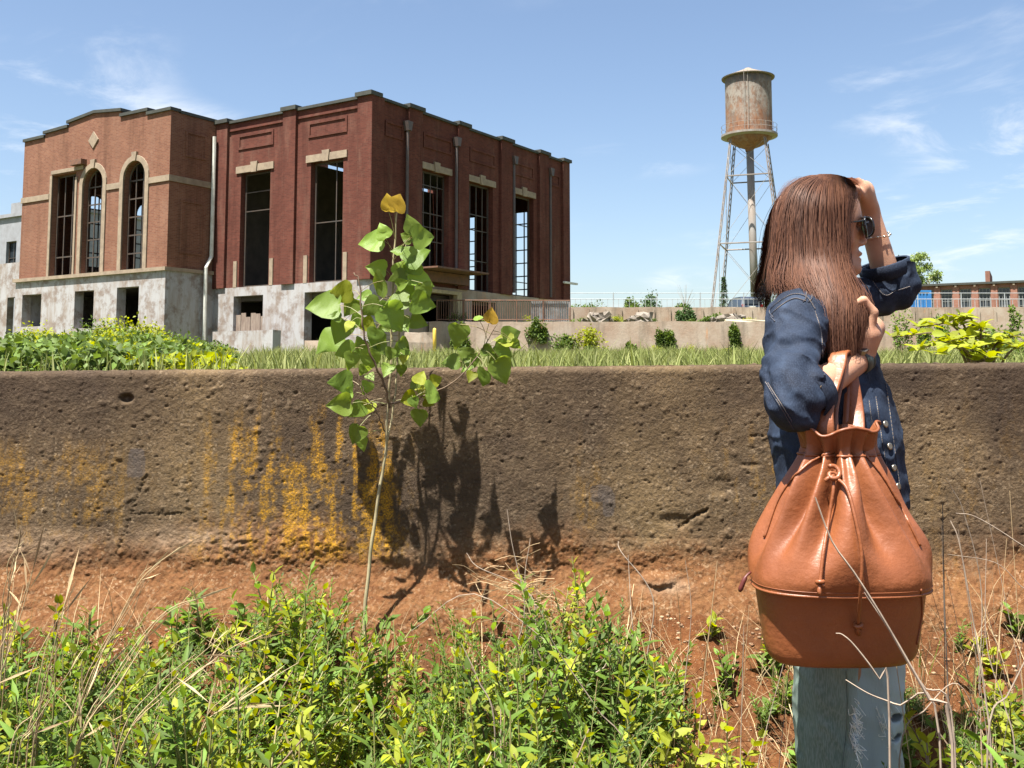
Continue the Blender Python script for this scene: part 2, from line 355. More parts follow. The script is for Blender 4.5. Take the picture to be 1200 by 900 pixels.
    md = q.mix(q.ramp(q.noise(45, 6, 0.7), 0.35, 0.7), (0.100, 0.037, 0.0125), (0.185, 0.088, 0.035)); md = q.mix(q.math('MULTIPLY', q.ramp(ps.outputs[2], 0.70, 0.9, 0, 0.75), q.ramp(q.noise(11, 4), 0.38, 0.62, 0.05, 1.0)), md, (0.27, 0.175, 0.10)); md = q.mix(q.ramp(fine, 0.50, 0.7, 0, 0.5), md, (0.055, 0.026, 0.012))
    c = q.mix(q.math('MULTIPLY', q.attr('mud'), 0.9), c, md)
    c = q.mix(q.attr('pale'), c, (0.27, 0.19, 0.125))
    c = q.mix(q.math('MULTIPLY', q.attr('lichen'), q.ramp(q.noise(190, 4, 0.7), 0.38, 0.60, 0.05, 0.95)), c, (0.40, 0.205, 0.014))
    c = q.mix(q.math('MULTIPLY', q.attr('tar'), 0.45), c, (0.065, 0.062, 0.068))
    m = q.done(q.bsdf(c, 0.92, q.bump(fine, 0.55, 0.012), 0, 0.15))
    o = link('concrete_wall', me, m)
    tag(o, 'low weathered brown concrete wall stained with yellow lichen above the weeds', 'wall')
    return o
wall = make_wall()

# ---------------------------------------------------------- building materials
def brickmat(name, c1, c2, mortar, dirt=0.5):
    q = NT(name)
    geo = q.n('ShaderNodeNewGeometry'); sp = q.n('ShaderNodeSeparateXYZ'); q.t.links.new(q.tc.outputs['Object'], sp.inputs[0])
    u = q.math('ADD', sp.outputs[0], sp.outputs[1]); cb = q.n('ShaderNodeCombineXYZ'); q.set(cb.inputs[0], u); q.set(cb.inputs[1], sp.outputs[2])
    b = q.n('ShaderNodeTexBrick'); q.t.links.new(cb.outputs[0], b.inputs['Vector']); q.set(b.inputs['Scale'], 1.0)
    q.set(b.inputs['Brick Width'], 0.235); q.set(b.inputs['Row Height'], 0.082); q.set(b.inputs['Mortar Size'], 0.009); q.set(b.inputs['Mortar Smooth'], 0.2)
    q.set(b.inputs['Color1'], c1); q.set(b.inputs['Color2'], c2); q.set(b.inputs['Mortar'], mortar)
    c = b.outputs['Color']
    c = q.mix(q.ramp(q.noise(0.55, 6, 0.65), 0.4, 0.7, 0, dirt), c, tuple(x*0.45 for x in c1))
    c = q.mix(q.ramp(q.noise(1.3, 5, 0.7, q.coord((1, 1, 0.22))), 0.52, 0.75, 0, 0.30), c, (0.22, 0.14, 0.10)); c = q.mix(q.ramp(q.noise(0.8, 6, 0.75, q.coord((1.6, 1.6, 0.12))), 0.50, 0.70, 0, 0.6), c, tuple(x*0.3 for x in c1))
    c = q.mix(q.ramp(q.noise(9, 4, 0.7), 0.5, 0.8, 0, 0.4), c, tuple(x*0.6 for x in c1))
    return q.done(q.bsdf(c, 0.9, q.bump(b.outputs['Fac'], -0.5, 0.02), 0, 0.15))
BRICK_O = brickmat('orange_brick', (0.215, 0.096, 0.058), (0.150, 0.060, 0.038), (0.19, 0.125, 0.09), 0.4)
BRICK_D = brickmat('dark_red_brick', (0.122, 0.038, 0.026), (0.080, 0.025, 0.018), (0.10, 0.05, 0.037), 0.5)
BRICK_F = brickmat('mill_brick', (0.27, 0.12, 0.085), (0.21, 0.085, 0.06), (0.25, 0.18, 0.14), 0.3)
q = NT('peeling_white_paint'); a_ = q.noise(1.3, 8, 0.7); b_ = q.noise(2.5, 6, 0.7, q.coord((1, 1, 0.2)))
c = q.mix(q.ramp(a_, 0.47, 0.60), (0.31, 0.305, 0.305), (0.18, 0.145, 0.125)); c = q.mix(q.ramp(b_, 0.46, 0.66, 0, 0.7), c, (0.20, 0.155, 0.12))
c = q.mix(q.ramp(q.noise(14, 5, 0.7), 0.6, 0.75, 0, 0.7), c, (0.26, 0.20, 0.17))
PAINT = q.done(q.bsdf(c, 0.85, q.bump(a_, 0.3, 0.03), 0, 0.2))
STONE = simple('limestone_trim', (0.27, 0.21, 0.145), (0.18, 0.135, 0.095), 3, 0.85, 0.3)
COPING = simple('dark_coping', (0.040, 0.043, 0.033), (0.026, 0.026, 0.021), 3, 0.7, 0.2)
STEEL = simple('dark_window_steel', (0.035, 0.032, 0.03), (0.07, 0.045, 0.03), 5, 0.6)
RUST = simple('rusted_steel', (0.16, 0.07, 0.035), (0.07, 0.04, 0.03), 4, 0.8, 0.3)
PIPEW = simple('white_painted_pipe', (0.58, 0.58, 0.53), (0.4, 0.38, 0.32), 3, 0.5)
PIPED = simple('dark_painted_pipe', (0.05, 0.045, 0.045), (0.09, 0.06, 0.05), 3, 0.6)
ROOF = simple('tar_roof', (0.08, 0.08, 0.08), None, 2, 0.9)
INNER = simple('sooty_plaster', (0.10, 0.085, 0.07), (0.06, 0.05, 0.045), 1.5, 0.95)
WOOD = simple('grey_boards', (0.24, 0.19, 0.15), (0.13, 0.09, 0.07), 4, 0.9, 0.3, stretch=(3, 3, 0.4))
q = NT('stained_concrete'); a_ = q.noise(0.9, 7, 0.65); b_ = q.noise(1.6, 6, 0.7, q.coord((1, 1, 0.16)))
c = q.mix(q.ramp(a_, 0.35, 0.65), (0.33, 0.275, 0.22), (0.26, 0.185, 0.135)); c = q.mix(q.ramp(b_, 0.5, 0.66, 0, 0.75), c, (0.15, 0.12, 0.09))
c = q.mix(q.ramp(q.noise(0.7, 5, 0.7, q.coord((1.7, 1, 0.3))), 0.62, 0.7, 0, 0.7), c, (0.45, 0.20, 0.07))
CONC = q.done(q.bsdf(c, 0.9, q.bump(q.noise(8, 6, 0.7), 0.4, 0.03), 0, 0.2))

def wall_panel(mb, axis, a0, a1, c0, c1, z0, z1, holes=()):
    U = sorted({a0, a1, *[h[0] for h in holes], *[h[1] for h in holes]}); Z = sorted({z0, z1, *[h[2] for h in holes], *[h[3] for h in holes]})
    for i in range(len(U)-1):
        run = None
        for j in range(len(Z)-1):
            um, zm = (U[i]+U[i+1])/2, (Z[j]+Z[j+1])/2
            solid = not any(h[0] < um < h[1] and h[2] < zm < h[3] for h in holes)
            if solid: run = [Z[j], Z[j+1]] if run is None else [run[0], Z[j+1]]
            if run and (not solid or j == len(Z)-2):
                if axis == 'x': mb.box(U[i], U[i+1], c0, c1, run[0], run[1])
                else: mb.box(c0, c1, U[i], U[i+1], run[0], run[1])
                run = None
def place(axis, a, c, z): return (a, c, z) if axis == 'x' else (c, a, z)
def abox(mb, axis, a0, a1, c0, c1, z0, z1):
    if axis == 'x': mb.box(a0, a1, min(c0, c1), max(c0, c1), z0, z1)
    else: mb.box(min(c0, c1), max(c0, c1), a0, a1, z0, z1)
def window(root, axis, a0, a1, c, z0, z1, nx, nz, arch=False, mat=None, keep=1.0, th=0.05, seed=0):
    m = MB(); rr = random.Random(seed); zs = z1-(a1-a0)/2 if arch else z1
    abox(m, axis, a0, a0+0.09, c, c+0.07, z0, zs); abox(m, axis, a1-0.09, a1, c, c+0.07, z0, zs); abox(m, axis, a0+0.09, a1-0.09, c, c+0.07, z0, z0+0.09)
    if not arch: abox(m, axis, a0+0.09, a1-0.09, c, c+0.07, z1-0.09, z1)
    r = (a1-a0)/2; ac = (a0+a1)/2
    for i in range(1, nx):
        a = a0+(a1-a0)*i/nx
        if rr.random() < keep: abox(m, axis, a-th/2, a+th/2, c+0.012, c+0.058, z0+0.09, zs + (math.sqrt(max(0, r*r-(a-ac)**2)) if arch else -0.09))
    for j in range(1, nz):
        z = z0+(z1-z0)*j/nz; hw = r if z <= zs else math.sqrt(max(0, r*r-(z-zs)**2))
        if rr.random() < keep: abox(m, axis, ac-hw+0.09, ac+hw-0.09, c+0.016, c+0.054, z-th/2, z+th/2)
    if arch: m.tube([place(axis, ac-(r-0.05)*math.cos(t), c+0.035, zs+(r-0.05)*math.sin(t)) for t in np.linspace(0, math.pi, 15)], 0.045, 4)
    return m.build('window', mat or STEEL, root)
def arch_fill(mb, axis, a0, a1, c0, c1, zs):       # the two spandrels that turn a square opening into an arch
    r = (a1-a0)/2; ac = (a0+a1)/2
    for s in (-1, 1):
        poly = [(ac+s*r, zs+r+0.002)] + [(ac+s*r*math.cos(t), zs+r*math.sin(t)) for t in np.linspace(0, math.pi/2, 9)]
        mb.prism(poly, c0, c1, lambda a, b, d: place(axis, a, d, b))
def arch_trim(root, axis, a0, a1, c, zb, zs, w=0.28, out=-0.07):
    m = MB(); r = (a1-a0)/2; ac = (a0+a1)/2; N = 14
    for s in (-1, 1):
        abox(m, axis, *sorted((ac+s*r, ac+s*(r+w))), c+out, c+0.05, zb, zs)
    for k in range(N):
        t0, t1 = math.pi*k/N, math.pi*(k+1)/N
        poly = [(ac+r*math.cos(t0), zs+r*math.sin(t0)), (ac+(r+w)*math.cos(t0), zs+(r+w)*math.sin(t0)), (ac+(r+w)*math.cos(t1), zs+(r+w)*math.sin(t1)), (ac+r*math.cos(t1), zs+r*math.sin(t1))]
        m.prism(poly, c+out, c+0.05, lambda a, b, d: place(axis, a, d, b))
    t = m.build('window_surround', STONE, root)
    k = MB(); k.prism([(ac-0.13, zs+r-0.02), (ac+0.13, zs+r-0.02), (ac+0.2, zs+r+w+0.16), (ac-0.2, zs+r+w+0.16)], c+out-0.05, c+0.03, lambda a, b, d: place(axis, a, d, b))
    k.build('keystone', STONE, t)
def recess_frame(root, axis, a0, a1, c, z0, z1, mat, sgn=-1, w=0.12, d=0.05):
    m = MB()
    for (p0, p1, q0, q1) in ((a0, a1, z1-w, z1), (a0, a1, z0, z0+w), (a0, a0+w, z0+w, z1-w), (a1-w, a1, z0+w, z1-w)):
        abox(m, axis, p0, p1, c+sgn*d, c-sgn*0.02, q0, q1)
    return m.build('brick_panel', mat, root)

AC = W(433, 330, 45); ANG = R(32.9); GB = 1.5
# ---------------------------------------------------------- tall hall with square windows
hall = thing('brick_building', 'tall dark red brick hall with rectangular empty windows and a white painted base', 'building', (AC[0], AC[1], 0), -ANG)
LX, DY, T_ = -10.45, 18.15, 0.45; ZB, ZT = 5.27, 13.72
fw = [(-8.62, -6.52, ZB, 11.06), (-3.78, -1.70, ZB, 11.06)]
m = MB(); wall_panel(m, 'x', LX, 0, 0, T_, ZB, ZT, fw); m.build('front_wall', BRICK_D, hall)
rw = [(3.75, 6.0, 6.15, 11.02), (7.72, 10.02, 5.28, 11.02), (11.92, 14.22, 5.28, 11.02)]
m = MB(); wall_panel(m, 'y', T_, DY, -T_, 0, ZB, ZT, rw); m.build('side_wall', BRICK_D, hall)
bw = [(-4.15, -2.35, 5.3, 11.05), (-8.5, -6.62, 5.3, 11.05)]
m = MB(); wall_panel(m, 'x', LX, -T_, DY-T_, DY, ZB, ZT, bw); m.build('rear_wall', BRICK_D, hall)
m = MB(); wall_panel(m, 'y', T_, DY-T_, LX, LX+T_, 0.8, ZT-0.9); m.build('party_wall', INNER, hall)
m = MB(); m.box(LX+T_, -T_, T_, DY-T_, 13.0, 13.25); m.build('roof', ROOF, hall)
m = MB(); m.box(LX+T_, -T_, T_, DY-T_, 4.6, 4.9); m.build('floor_slab', INNER, hall)
# base storey, 4 cm proud
fb = [(-8.9, -6.8, 2.96, 4.83), (-4.0, -1.8, 2.2, 4.83)]
m = MB(); wall_panel(m, 'x', LX-0.04, 0.04, -0.05, T_, 0.9, ZB, fb); m.build('base_wall', PAINT, hall)
m = MB(); wall_panel(m, 'y', T_, DY+0.04, -T_, 0.05, 0.9, ZB, [(3.7, 6.7, 3.5, 4.95), (8.0, 10.2, 3.55, 4.75)]); m.build('base_wall', CONC, hall)
m = MB(); m.box(LX+T_, -T_, DY-T_, DY-0.02, 0.9, ZB); m.build('base_wall', INNER, hall)
for i, (a0, a1, z0, z1) in enumerate(fw): window(hall, 'x', a0, a1, 0.3, z0, z1, 3, 6, keep=0.12, seed=i+3)
for i, (a0, a1, z0, z1) in enumerate(rw): window(hall, 'y', a0, a1, -0.37, z0, z1, 4, 7, keep=0.55, seed=i+31)
for i, (a0, a1, z0, z1) in enumerate(bw): window(hall, 'x', a0, a1, DY-0.3, z0, z1, 3, 7, seed=i+9, th=0.07)
for (a0, a1) in ((-8.95, -6.27), (-4.06, -1.44)):
    m = MB(); m.box(a0, a1, -0.07, 0.06, 11.07, 11.42); l = m.build('lintel', STONE, hall)
    m = MB(); m.prism([(-0.17, 11.03), (0.17, 11.03), (0.24, 11.56), (-0.24, 11.56)], -0.12, -0.02, lambda a, b, d, c=(a0+a1)/2: (c+a, d, b)); m.build('keystone', STONE, l)
for (a0, a1) in ((3.6, 6.2), (7.62, 10.22), (11.85, 14.38)):
    m = MB(); m.box(-0.06, 0.07, a0, a1, 11.03, 11.36); l = m.build('lintel', STONE, hall)
    m = MB(); m.prism([(-0.17, 10.99), (0.17, 10.99), (0.24, 11.5), (-0.24, 11.5)], 0.02, 0.12, lambda a, b, d, c=(a0+a1)/2: (d, c+a, b)); m.build('keystone', STONE, l)
for (a0, a1) in ((-10.42, -9.55), (-5.57, -4.7), (-0.72, 0.13)):
    m = MB(); m.box(a0, a1, -0.16, -0.003, ZB, 13.78); p = m.build('pier', BRICK_D, hall)
    m = MB(); m.box(a0-0.08, a1+0.08, -0.28, 0.55, 13.78, 13.98); m.build('pier_cap', COPING, p)
for (a0, a1) in ((-0.155, 0.72), (2.56, 3.62), (6.62, 7.56), (10.62, 11.75), (14.66, 15.7), (17.4, 18.2)):
    m = MB(); m.box(0.003, 0.16, a0, a1, ZB-0.002, 13.781); p = m.build('pier', BRICK_D, hall)
    if a0 > 1:
        m = MB(); m.box(-0.55, 0.28, a0-0.08, a1+0.08, 13.781, 13.97); m.build('pier_cap', COPING, p)
m = MB(); m.box(LX, 0.05, -0.12, T_+0.1, ZT, 13.86); m.build('coping', COPING, hall)
m = MB(); m.box(-T_-0.1, 0.12, T_+0.1, DY+0.08, ZT+0.003, 13.85); m.build('coping', COPING, hall)
m = MB(); m.box(LX, -0.6, DY-T_-0.05, DY+0.07, ZT+0.002, 13.84); m.build('coping', COPING, hall)
for (a0, a1) in ((-8.86, -6.33), (-3.97, -1.47)): recess_frame(hall, 'x', a0, a1, 0, 12.28, 13.05, BRICK_D)
for (a0, a1) in ((-9.52, -5.6), (-4.67, -0.74)):
    m = MB(); m.box(a0, a1, -0.07, 0.01, 13.3, 13.42); m.build('string_course', BRICK_D, hall)
for (a0, a1) in ((0.95, 2.3), (3.85, 6.2), (7.8, 10.2), (12, 14.2), (15.9, 17.2)): recess_frame(hall, 'y', a0, a1, 0, 12.1, 12.85, BRICK_D, 1)
for a in (2.42, 6.42, 11.87, 15.86):
    m = MB(); m.tube([(0.17, a, 12.7), (0.17, a, 5.4)], 0.075, 8); p = m.build('downpipe', PIPED, hall)
    m = MB(); m.prism([(-0.2, 13.05), (0.2, 13.05), (0.1, 12.6), (-0.1, 12.6)], 0.05, 0.36, lambda x, z, d, a=a: (d, a+x, z)); m.build('hopper_head', PIPED, p)
for a in (-8.86, -6.3, -4.0, -1.48):
    m = MB(); m.box(a-0.12, a+0.12, -0.06, 0.02, ZB+0.002, 6.6); m.build('jamb_patch', STONE, hall)
# loading dock beside the railing
m = MB(); m.box(0.06, 0.5, 3.2, 7.1, 5.45, 5.95); m.build('dock_beam', RUST, hall)
m = MB(); m.box(0.06, 0.32, 6.35, 6.75, 3.3, 5.1); m.box(0.06, 0.32, 3.6, 6.35, 4.93, 5.1); m.build('dock_frame', simple('old_yellow_paint', (0.45, 0.37, 0.2), (0.25, 0.19, 0.12), 3, 0.8), hall)
m = MB(); m.box(0.06, 1.6, 3.0, 7.3, 5.98, 6.06); m.build('dock_canopy', RUST, hall)
for k in range(6):
    x0 = -8.88+k*0.347; m = MB(); m.box(x0, x0+0.335, 0.12+0.02*(k % 2), 0.16+0.02*(k % 2), 2.98, 3.9+0.12*math.sin(k*2.3)); m.build('board', WOOD, hall)
m = MB(); m.box(18.16, 18.2, 0, 0, 0, 0) if False else m.box(0.16, 0.30, 17.3, 18.9, 6.32, 6.44); m.build('bracket', PIPEW, hall)

# ---------------------------------------------------------- arched wing
wing = thing('brick_building', 'orange brick building with arched windows, stepped parapet and a diamond stone', 'building', (AC[0], AC[1], 0), -ANG)
X0, X1, Y0, Y1 = LX-12.6, LX, -2.93, 8.2
cx_ = lambda u: LX-u
ZL = 6.1
A2, A1, A3 = (cx_(3.55), cx_(1.80)), (cx_(6.98), cx_(5.23)), (cx_(9.75), cx_(7.65))
ho = [(A2[0], A2[1], ZL, 11.72), (A1[0], A1[1], ZL, 11.72), (A3[0], A3[1], ZL, 11.68)]
m = MB(); wall_panel(m, 'x', X0, X1, Y0, Y0+T_, ZL, 13.78, ho)
for (a0, a1) in (A1, A2): arch_fill(m, 'x', a0, a1, Y0+0.002, Y0+T_-0.002, 11.72-(a1-a0)/2)
par = [(X0, 13.781), (X1, 13.781), (X1, 13.95), (cx_(1.84), 13.95), (cx_(1.84), 14.16), (cx_(4.0), 14.16), (cx_(4.0), 14.45), (cx_(6.2), 14.66), (cx_(8.5), 14.42), (cx_(8.5), 14.2), (cx_(10.65), 14.12), (cx_(10.65), 13.92), (X0, 13.9)]
m.prism(par, Y0, Y0+T_, lambda a, b, d: (a, d, b)); m.build('front_wall', BRICK_O, wing)
m = MB()
for (a, b) in (((X0-0.06, 13.9), (cx_(10.65), 13.92)), ((cx_(10.65)-0.1, 14.12), (cx_(8.5), 14.2)), ((cx_(8.5)-0.1, 14.42), (cx_(6.2), 14.66)), ((cx_(6.2), 14.66), (cx_(4.0)+0.1, 14.45)), ((cx_(4.0), 14.16), (cx_(1.84)+0.1, 14.16)), ((cx_(1.84), 13.95), (X1+0.07, 13.95))):
    m.prism([(a[0], a[1]+0.002), (b[0], b[1]+0.002), (b[0], b[1]+0.16), (a[0], a[1]+0.16)], Y0-0.1, Y0+T_+0.1, lambda u, z, d: (u, d, z))
m.build('coping', COPING, wing)
m = MB(); wall_panel(m, 'y', Y0+T_, Y1, X1-T_, X1, ZL, 13.9); m.build('return_wall', BRICK_O, wing)
m = MB(); m.box(X1-T_-0.05, X1+0.07, Y0+T_+0.1, 0.0, 13.9, 14.05); m.build('coping', COPING, wing)
lw = [(-2.93+3.55, -2.93+5.3, 6.3, 11.55), (-2.93+7.15, -2.93+8.9, 6.3, 11.55)]
m = MB(); wall_panel(m, 'y', Y0+T_, Y1, X0, X0+T_, ZL, 13.9, lw)
for (a0, a1, z0, z1) in lw: arch_fill(m, 'y', a0, a1, X0+0.002, X0+T_-0.002, z1-(a1-a0)/2)
m.build('end_wall', BRICK_O, wing)
m = MB(); m.box(X0+T_, X1-T_, Y1-T_, Y1, ZL, 13.9); m.build('rear_wall', BRICK_O, wing)
m = MB(); m.box(X0+T_, X1-T_, Y0+T_, Y1-T_, 13.3, 13.5); m.build('roof', ROOF, wing)
m = MB(); m.box(X0+T_, X1-T_, Y0+T_, Y1-T_, 5.4, 5.6); m.build('floor_slab', INNER, wing)
bh = [(cx_(12.05), cx_(10.25), 3.5, 5.26), (cx_(7.25), cx_(5.6), 3.3, 5.26), (cx_(3.7), cx_(1.95), 3.3, 5.3)]
m = MB(); wall_panel(m, 'x', X0-0.15, X1+0.04, Y0-0.08, Y0+T_, 0.9, ZL, bh); m.build('base_wall', PAINT, wing)
m = MB(); m.box(X1-T_, X1+0.042, Y0+T_, -0.02, 0.9, ZL); m.build('base_wall', PAINT, wing)
m = MB(); m.box(X0, X1-T_, Y1-T_, Y1, 0.9, ZL); m.box(X0, X0+T_, Y0+T_, Y1-T_, 0.9, ZL); m.build('base_wall', PAINT, wing)
m = MB(); m.box(X0-0.25, X1+0.16, Y0-0.22, Y0+0.1, ZL-0.12, ZL+0.06); m.box(X1+0.002, X1+0.16, Y0+0.1, -0.05, ZL-0.118, ZL+0.058); m.build('ledge', STONE, wing)
for i, (a0, a1) in enumerate((A1, A2)):
    window(wing, 'x', a0, a1, Y0+0.3, ZL, 11.72, 3, 6, True, keep=0.9, seed=i, th=0.07); arch_trim(wing, 'x', a0, a1, Y0, ZL+0.06, 11.72-(a1-a0)/2)
window(wing, 'x', A3[0], A3[1], Y0+0.3, ZL, 11.68, 3, 5, keep=0.9, seed=5, th=0.07)
m = MB(); m.box(A3[0]-0.2, A3[0], Y0-0.06, Y0+0.04, ZL+0.06, 11.7); m.box(A3[1], A3[1]+0.16, Y0-0.06, Y0+0.04, ZL+0.06, 11.4); m.box(A3[0]-0.1, A3[1]+0.7, Y0-0.08, Y0+0.05, 11.75, 11.95); m.build('window_surround', STONE, wing)
m = MB(); m.box(A3[1]-0.1, A3[1]+0.9, Y0-0.35, Y0+0.02, 11.98, 12.25); m.build('beam_stub', RUST, wing)
for i, (a0, a1, z0, z1) in enumerate(lw): window(wing, 'y', a0, a1, X0+0.1, z0, z1, 3, 6, True, seed=i+50, th=0.07)
for (a0, a1) in ((X0-0.05, cx_(10.0)), (cx_(5.2)+0.28, cx_(3.55)-0.28), (cx_(1.8)+0.28, X1+0.06)):
    m = MB(); m.box(a0, a1, Y0-0.06, Y0+0.02, 10.42, 10.72); m.build('stone_band', STONE, wing)
m = MB(); m.box(X1+0.001, X1+0.06, Y0+0.02, -0.02, 10.42, 10.72); m.build('stone_band', STONE, wing)
m = MB(); m.prism([(cx_(6.2)-0.42, 13.23), (cx_(6.2), 12.78), (cx_(6.2)+0.42, 13.23), (cx_(6.2), 13.68)], Y0-0.06, Y0+0.02, lambda a, b, d: (a, d, b)); m.build('diamond_stone', STONE, wing)
recess_frame(wing, 'y', Y0+0.9, Y0+2.2, X1, 11.8, 13.1, BRICK_O, 1); recess_frame(wing, 'y', Y0+0.7, Y0+2.1, X1, 6.9, 9.6, BRICK_O, 1)
dp = [(-10.28, -0.35, 13.1), (-10.28, -0.35, 6.9), (-10.20, -0.75, 6.3), (-10.20, -0.75, 1.6)]
m = MB(); m.tube(dp, 0.10, 8); m.build('downpipe', PIPEW, wing)
# low annex at the far end of the wing
m = MB(); wall_panel(m, 'x', X0-9, X0-0.16, Y0+0.9, Y0+1.3, 0.9, 7.3, [(X0-2.6, X0-1.0, 1.4, 5.3), (X0-6.6, X0-4.9, 1.4, 5.3)]); m.build('annex_wall', PAINT, wing)
m = MB(); m.box(X0-9, X0-0.16, Y0+1.3, Y0+6, 7.0, 7.28); m.box(X0-9, X0-0.16, Y0+5.6, Y0+6, 0.9, 7.0); m.build('annex_roof', ROOF, wing)

# pale building far behind, seen past the wing
far = thing('grey_building', 'pale grey building with tall dark windows behind the arched brick building', 'building', (W(5, 300, 86)[0], 86, 0), -ANG)
GREYP = simple('pale_grey_render', (0.24, 0.25, 0.27), (0.18, 0.18, 0.19), 1.5, 0.9)
hw_ = [(-5.6, -4.0, 6.5, 12.2), (-2.55, -0.95, 6.5, 12.2), (0.25, 1.8, 6.5, 12.2), (3.4, 5.0, 6.5, 12.2)]
m = MB(); wall_panel(m, 'x', -9, 9, 0, 0.4, 1, 14.3, hw_); m.box(-9, -8.6, 0.4, 8, 1, 14.3); m.box(8.6, 9, 0.4, 8, 1, 14.3); m.box(-9, 9, 8, 8.4, 1, 14.3); m.build('wall', GREYP, far)
m = MB(); m.box(-9.2, 9.2, -0.2, 8.6, 14.3, 14.6); m.build('roof', GREYP, far)
m = MB(); m.box(0.9, 9.1, -0.1, 0.4, 14.6, 15.5); m.build('parapet', GREYP, far)
for i, h in enumerate(hw_): window(far, 'x', h[0], h[1], 0.25, h[2], h[3], 2, 4, seed=i)
GLS = NT('dark_glass'); GLS = GLS.done(GLS.bsdf((0.02, 0.025, 0.03), 0.15))
for h in hw_:
    m = MB(); m.box(h[0], h[1], 0.33, 0.35, h[2], h[3]); m.build('pane', GLS, far)

# ---------------------------------------------------------- retaining walls, railing, fence
def conc_wall(label, x0, x1, y, ztop, zbot, th, lean, seed):
    xs_ = np.arange(x0, x1+0.01, 0.5); rr = np.random.default_rng(seed); m = MB()
    tops = ztop+0.05*(rr.random(len(xs_))-0.5)
    V = []; Fc = []
    for x, t in zip(xs_, tops): V += [(x, y-lean, zbot), (x, y, t), (x, y+th, t), (x, y+th, zbot)]
    for i in range(len(xs_)-1):
        for k in range(4): Fc.append((i*4+k, i*4+(k+1) % 4, (i+1)*4+(k+1) % 4, (i+1)*4+k))
    Fc += [(0, 1, 2, 3), tuple((len(xs_)-1)*4+k for k in (3, 2, 1, 0))]
    m.add(V, Fc); o = m.build('retaining_wall', CONC); return tag(o, label, 'wall')
xl0 = W(503, 400, 48.4)[0]; zl = W(700, 377, 48.4)[2]; zu = W(800, 360, 66)[2]
lowwall = conc_wall('long stained concrete retaining wall hung with vines, rising from the grass field', xl0, 60, 48.3, zl, 1.2, 0.4, 0.06, 1)
upwall = conc_wall('ribbed upper retaining wall carrying the wire fence below the water tower', -2, 75, 66, zu, 3.0, 0.4, 0.03, 2)
RIB = CONC
for k in range(70):
    x = -1.5+k*1.08; m = MB(); m.box(x, x+0.16, 65.88, 65.99, 3.3, zu-0.06)
    o = m.build('rib', RIB, upwall)
rail = thing('railing', 'rusty iron picket railing on the ledge beside the dark brick hall', 'railing', (0, 48.42, zl))
xr0, xr1 = W(512, 360, 48.4)[0], W(668, 360, 48.4)[0]
m = MB(); m.tube([(xr0, 0, 1.05), (xr1, 0, 1.03)], 0.035, 6); m.build('top_rail', RUST, rail)
m = MB(); m.tube([(xr0, 0, 0.1), (xr1, 0, 0.1)], 0.025, 6); m.build('bottom_rail', RUST, rail)
pk = mesh_from('picket', *(lambda mm: (mm.v, mm.f))(MB().box(-0.011, 0.011, -0.011, 0.011, 0.1, 1.04)))
for i, x in enumerate(np.arange(xr0+0.1, xr1, 0.115)): link('picket', pk, RUST, rail, (x, 0, 0))
for x in np.linspace(xr0, xr1, 6): m = MB(); m.tube([(x, 0, -0.05), (x, 0, 1.07)], 0.035, 6); m.build('post', RUST, rail)
sheet = MB()
xsq = np.arange(xr1-1.9, xr1, 0.05)
for i in range(len(xsq)-1):
    sheet.box(xsq[i], xsq[i+1], 0.06+0.02*(i % 2), 0.075+0.02*(i % 2), 0.02, 1.0)
sheet.build('corrugated_sheet', simple('galvanised_sheet', (0.30, 0.32, 0.33), (0.2, 0.17, 0.15), 4, 0.5, metal=0.3), rail)
fence = thing('wire_fence', 'thin wire and picket fence along the upper retaining wall', 'fence', (0, 66.15, zu))
GALV = simple('galvanised_wire', (0.32, 0.34, 0.35), None, 4, 0.5)
fx0, fx1 = W(668, 350, 66)[0], W(1260, 350, 66)[0]
for zz_ in (0.55, 0.95): m = MB(); m.tube([(fx0, 0, zz_), (fx1, 0, zz_)], 0.022, 5); m.build('wire', GALV, fence)
pk2 = mesh_from('picket', *(lambda mm: (mm.v, mm.f))(MB().box(-0.012, 0.012, -0.012, 0.012, 0.0, 0.55)))
for x in np.arange(fx0, fx1, 0.36): link('picket', pk2, GALV, fence, (x, 0, 0))
for x in np.arange(fx0, fx1, 2.9): m = MB(); m.tube([(x, 0.0, -0.05), (x, 0.0, 0.98)], 0.035, 5); m.build('post', GALV, fence)

# blocks, post and rubble near the buildings
def rough_block(name, label, cat, c, s, rz, mat, seed, group=None, amt=0.12):
    bm = bmesh.new(); bmesh.ops.create_cube(bm, size=1.0); bmesh.ops.subdivide_edges(bm, edges=bm.edges, cuts=2, use_grid_fill=True)
    rr = np.random.default_rng(seed)
    for v in bm.verts:
        v.co = Vector((v.co.x*s[0], v.co.y*s[1], v.co.z*s[2])) + Vector(((rr.random(3)-0.5)*amt*min(s)))
        v.co.z += s[2]/2
    me = bpy.data.meshes.new(name); bm.to_mesh(me); bm.free()
    o = link(name, me, mat, None, c); o.rotation_euler = (0, 0, rz); return tag(o, label, cat, group)
p = W(288, 405, 47.3); m = None
slab = rough_block('concrete_block', 'long low concrete block against the white base of the dark brick hall', 'block', (p[0], p[1], 1.55), (4.1, 0.5, 1.45), -ANG, PAINT, 4, amt=0.05)
p = W(383, 420, 45.2); rough_block('concrete_block', 'grey concrete block below the doorway of the dark brick hall', 'block', (p[0], p[1], 1.5), (2.3, 0.5, 1.0), -ANG, CONC, 5, amt=0.05)
p = W(492, 410, 43); rough_block('concrete_block', 'brown concrete block beside the yellow post', 'block', (p[0], p[1], 1.5), (1.3, 0.9, 1.25), 0.1, CONC, 6, amt=0.06)
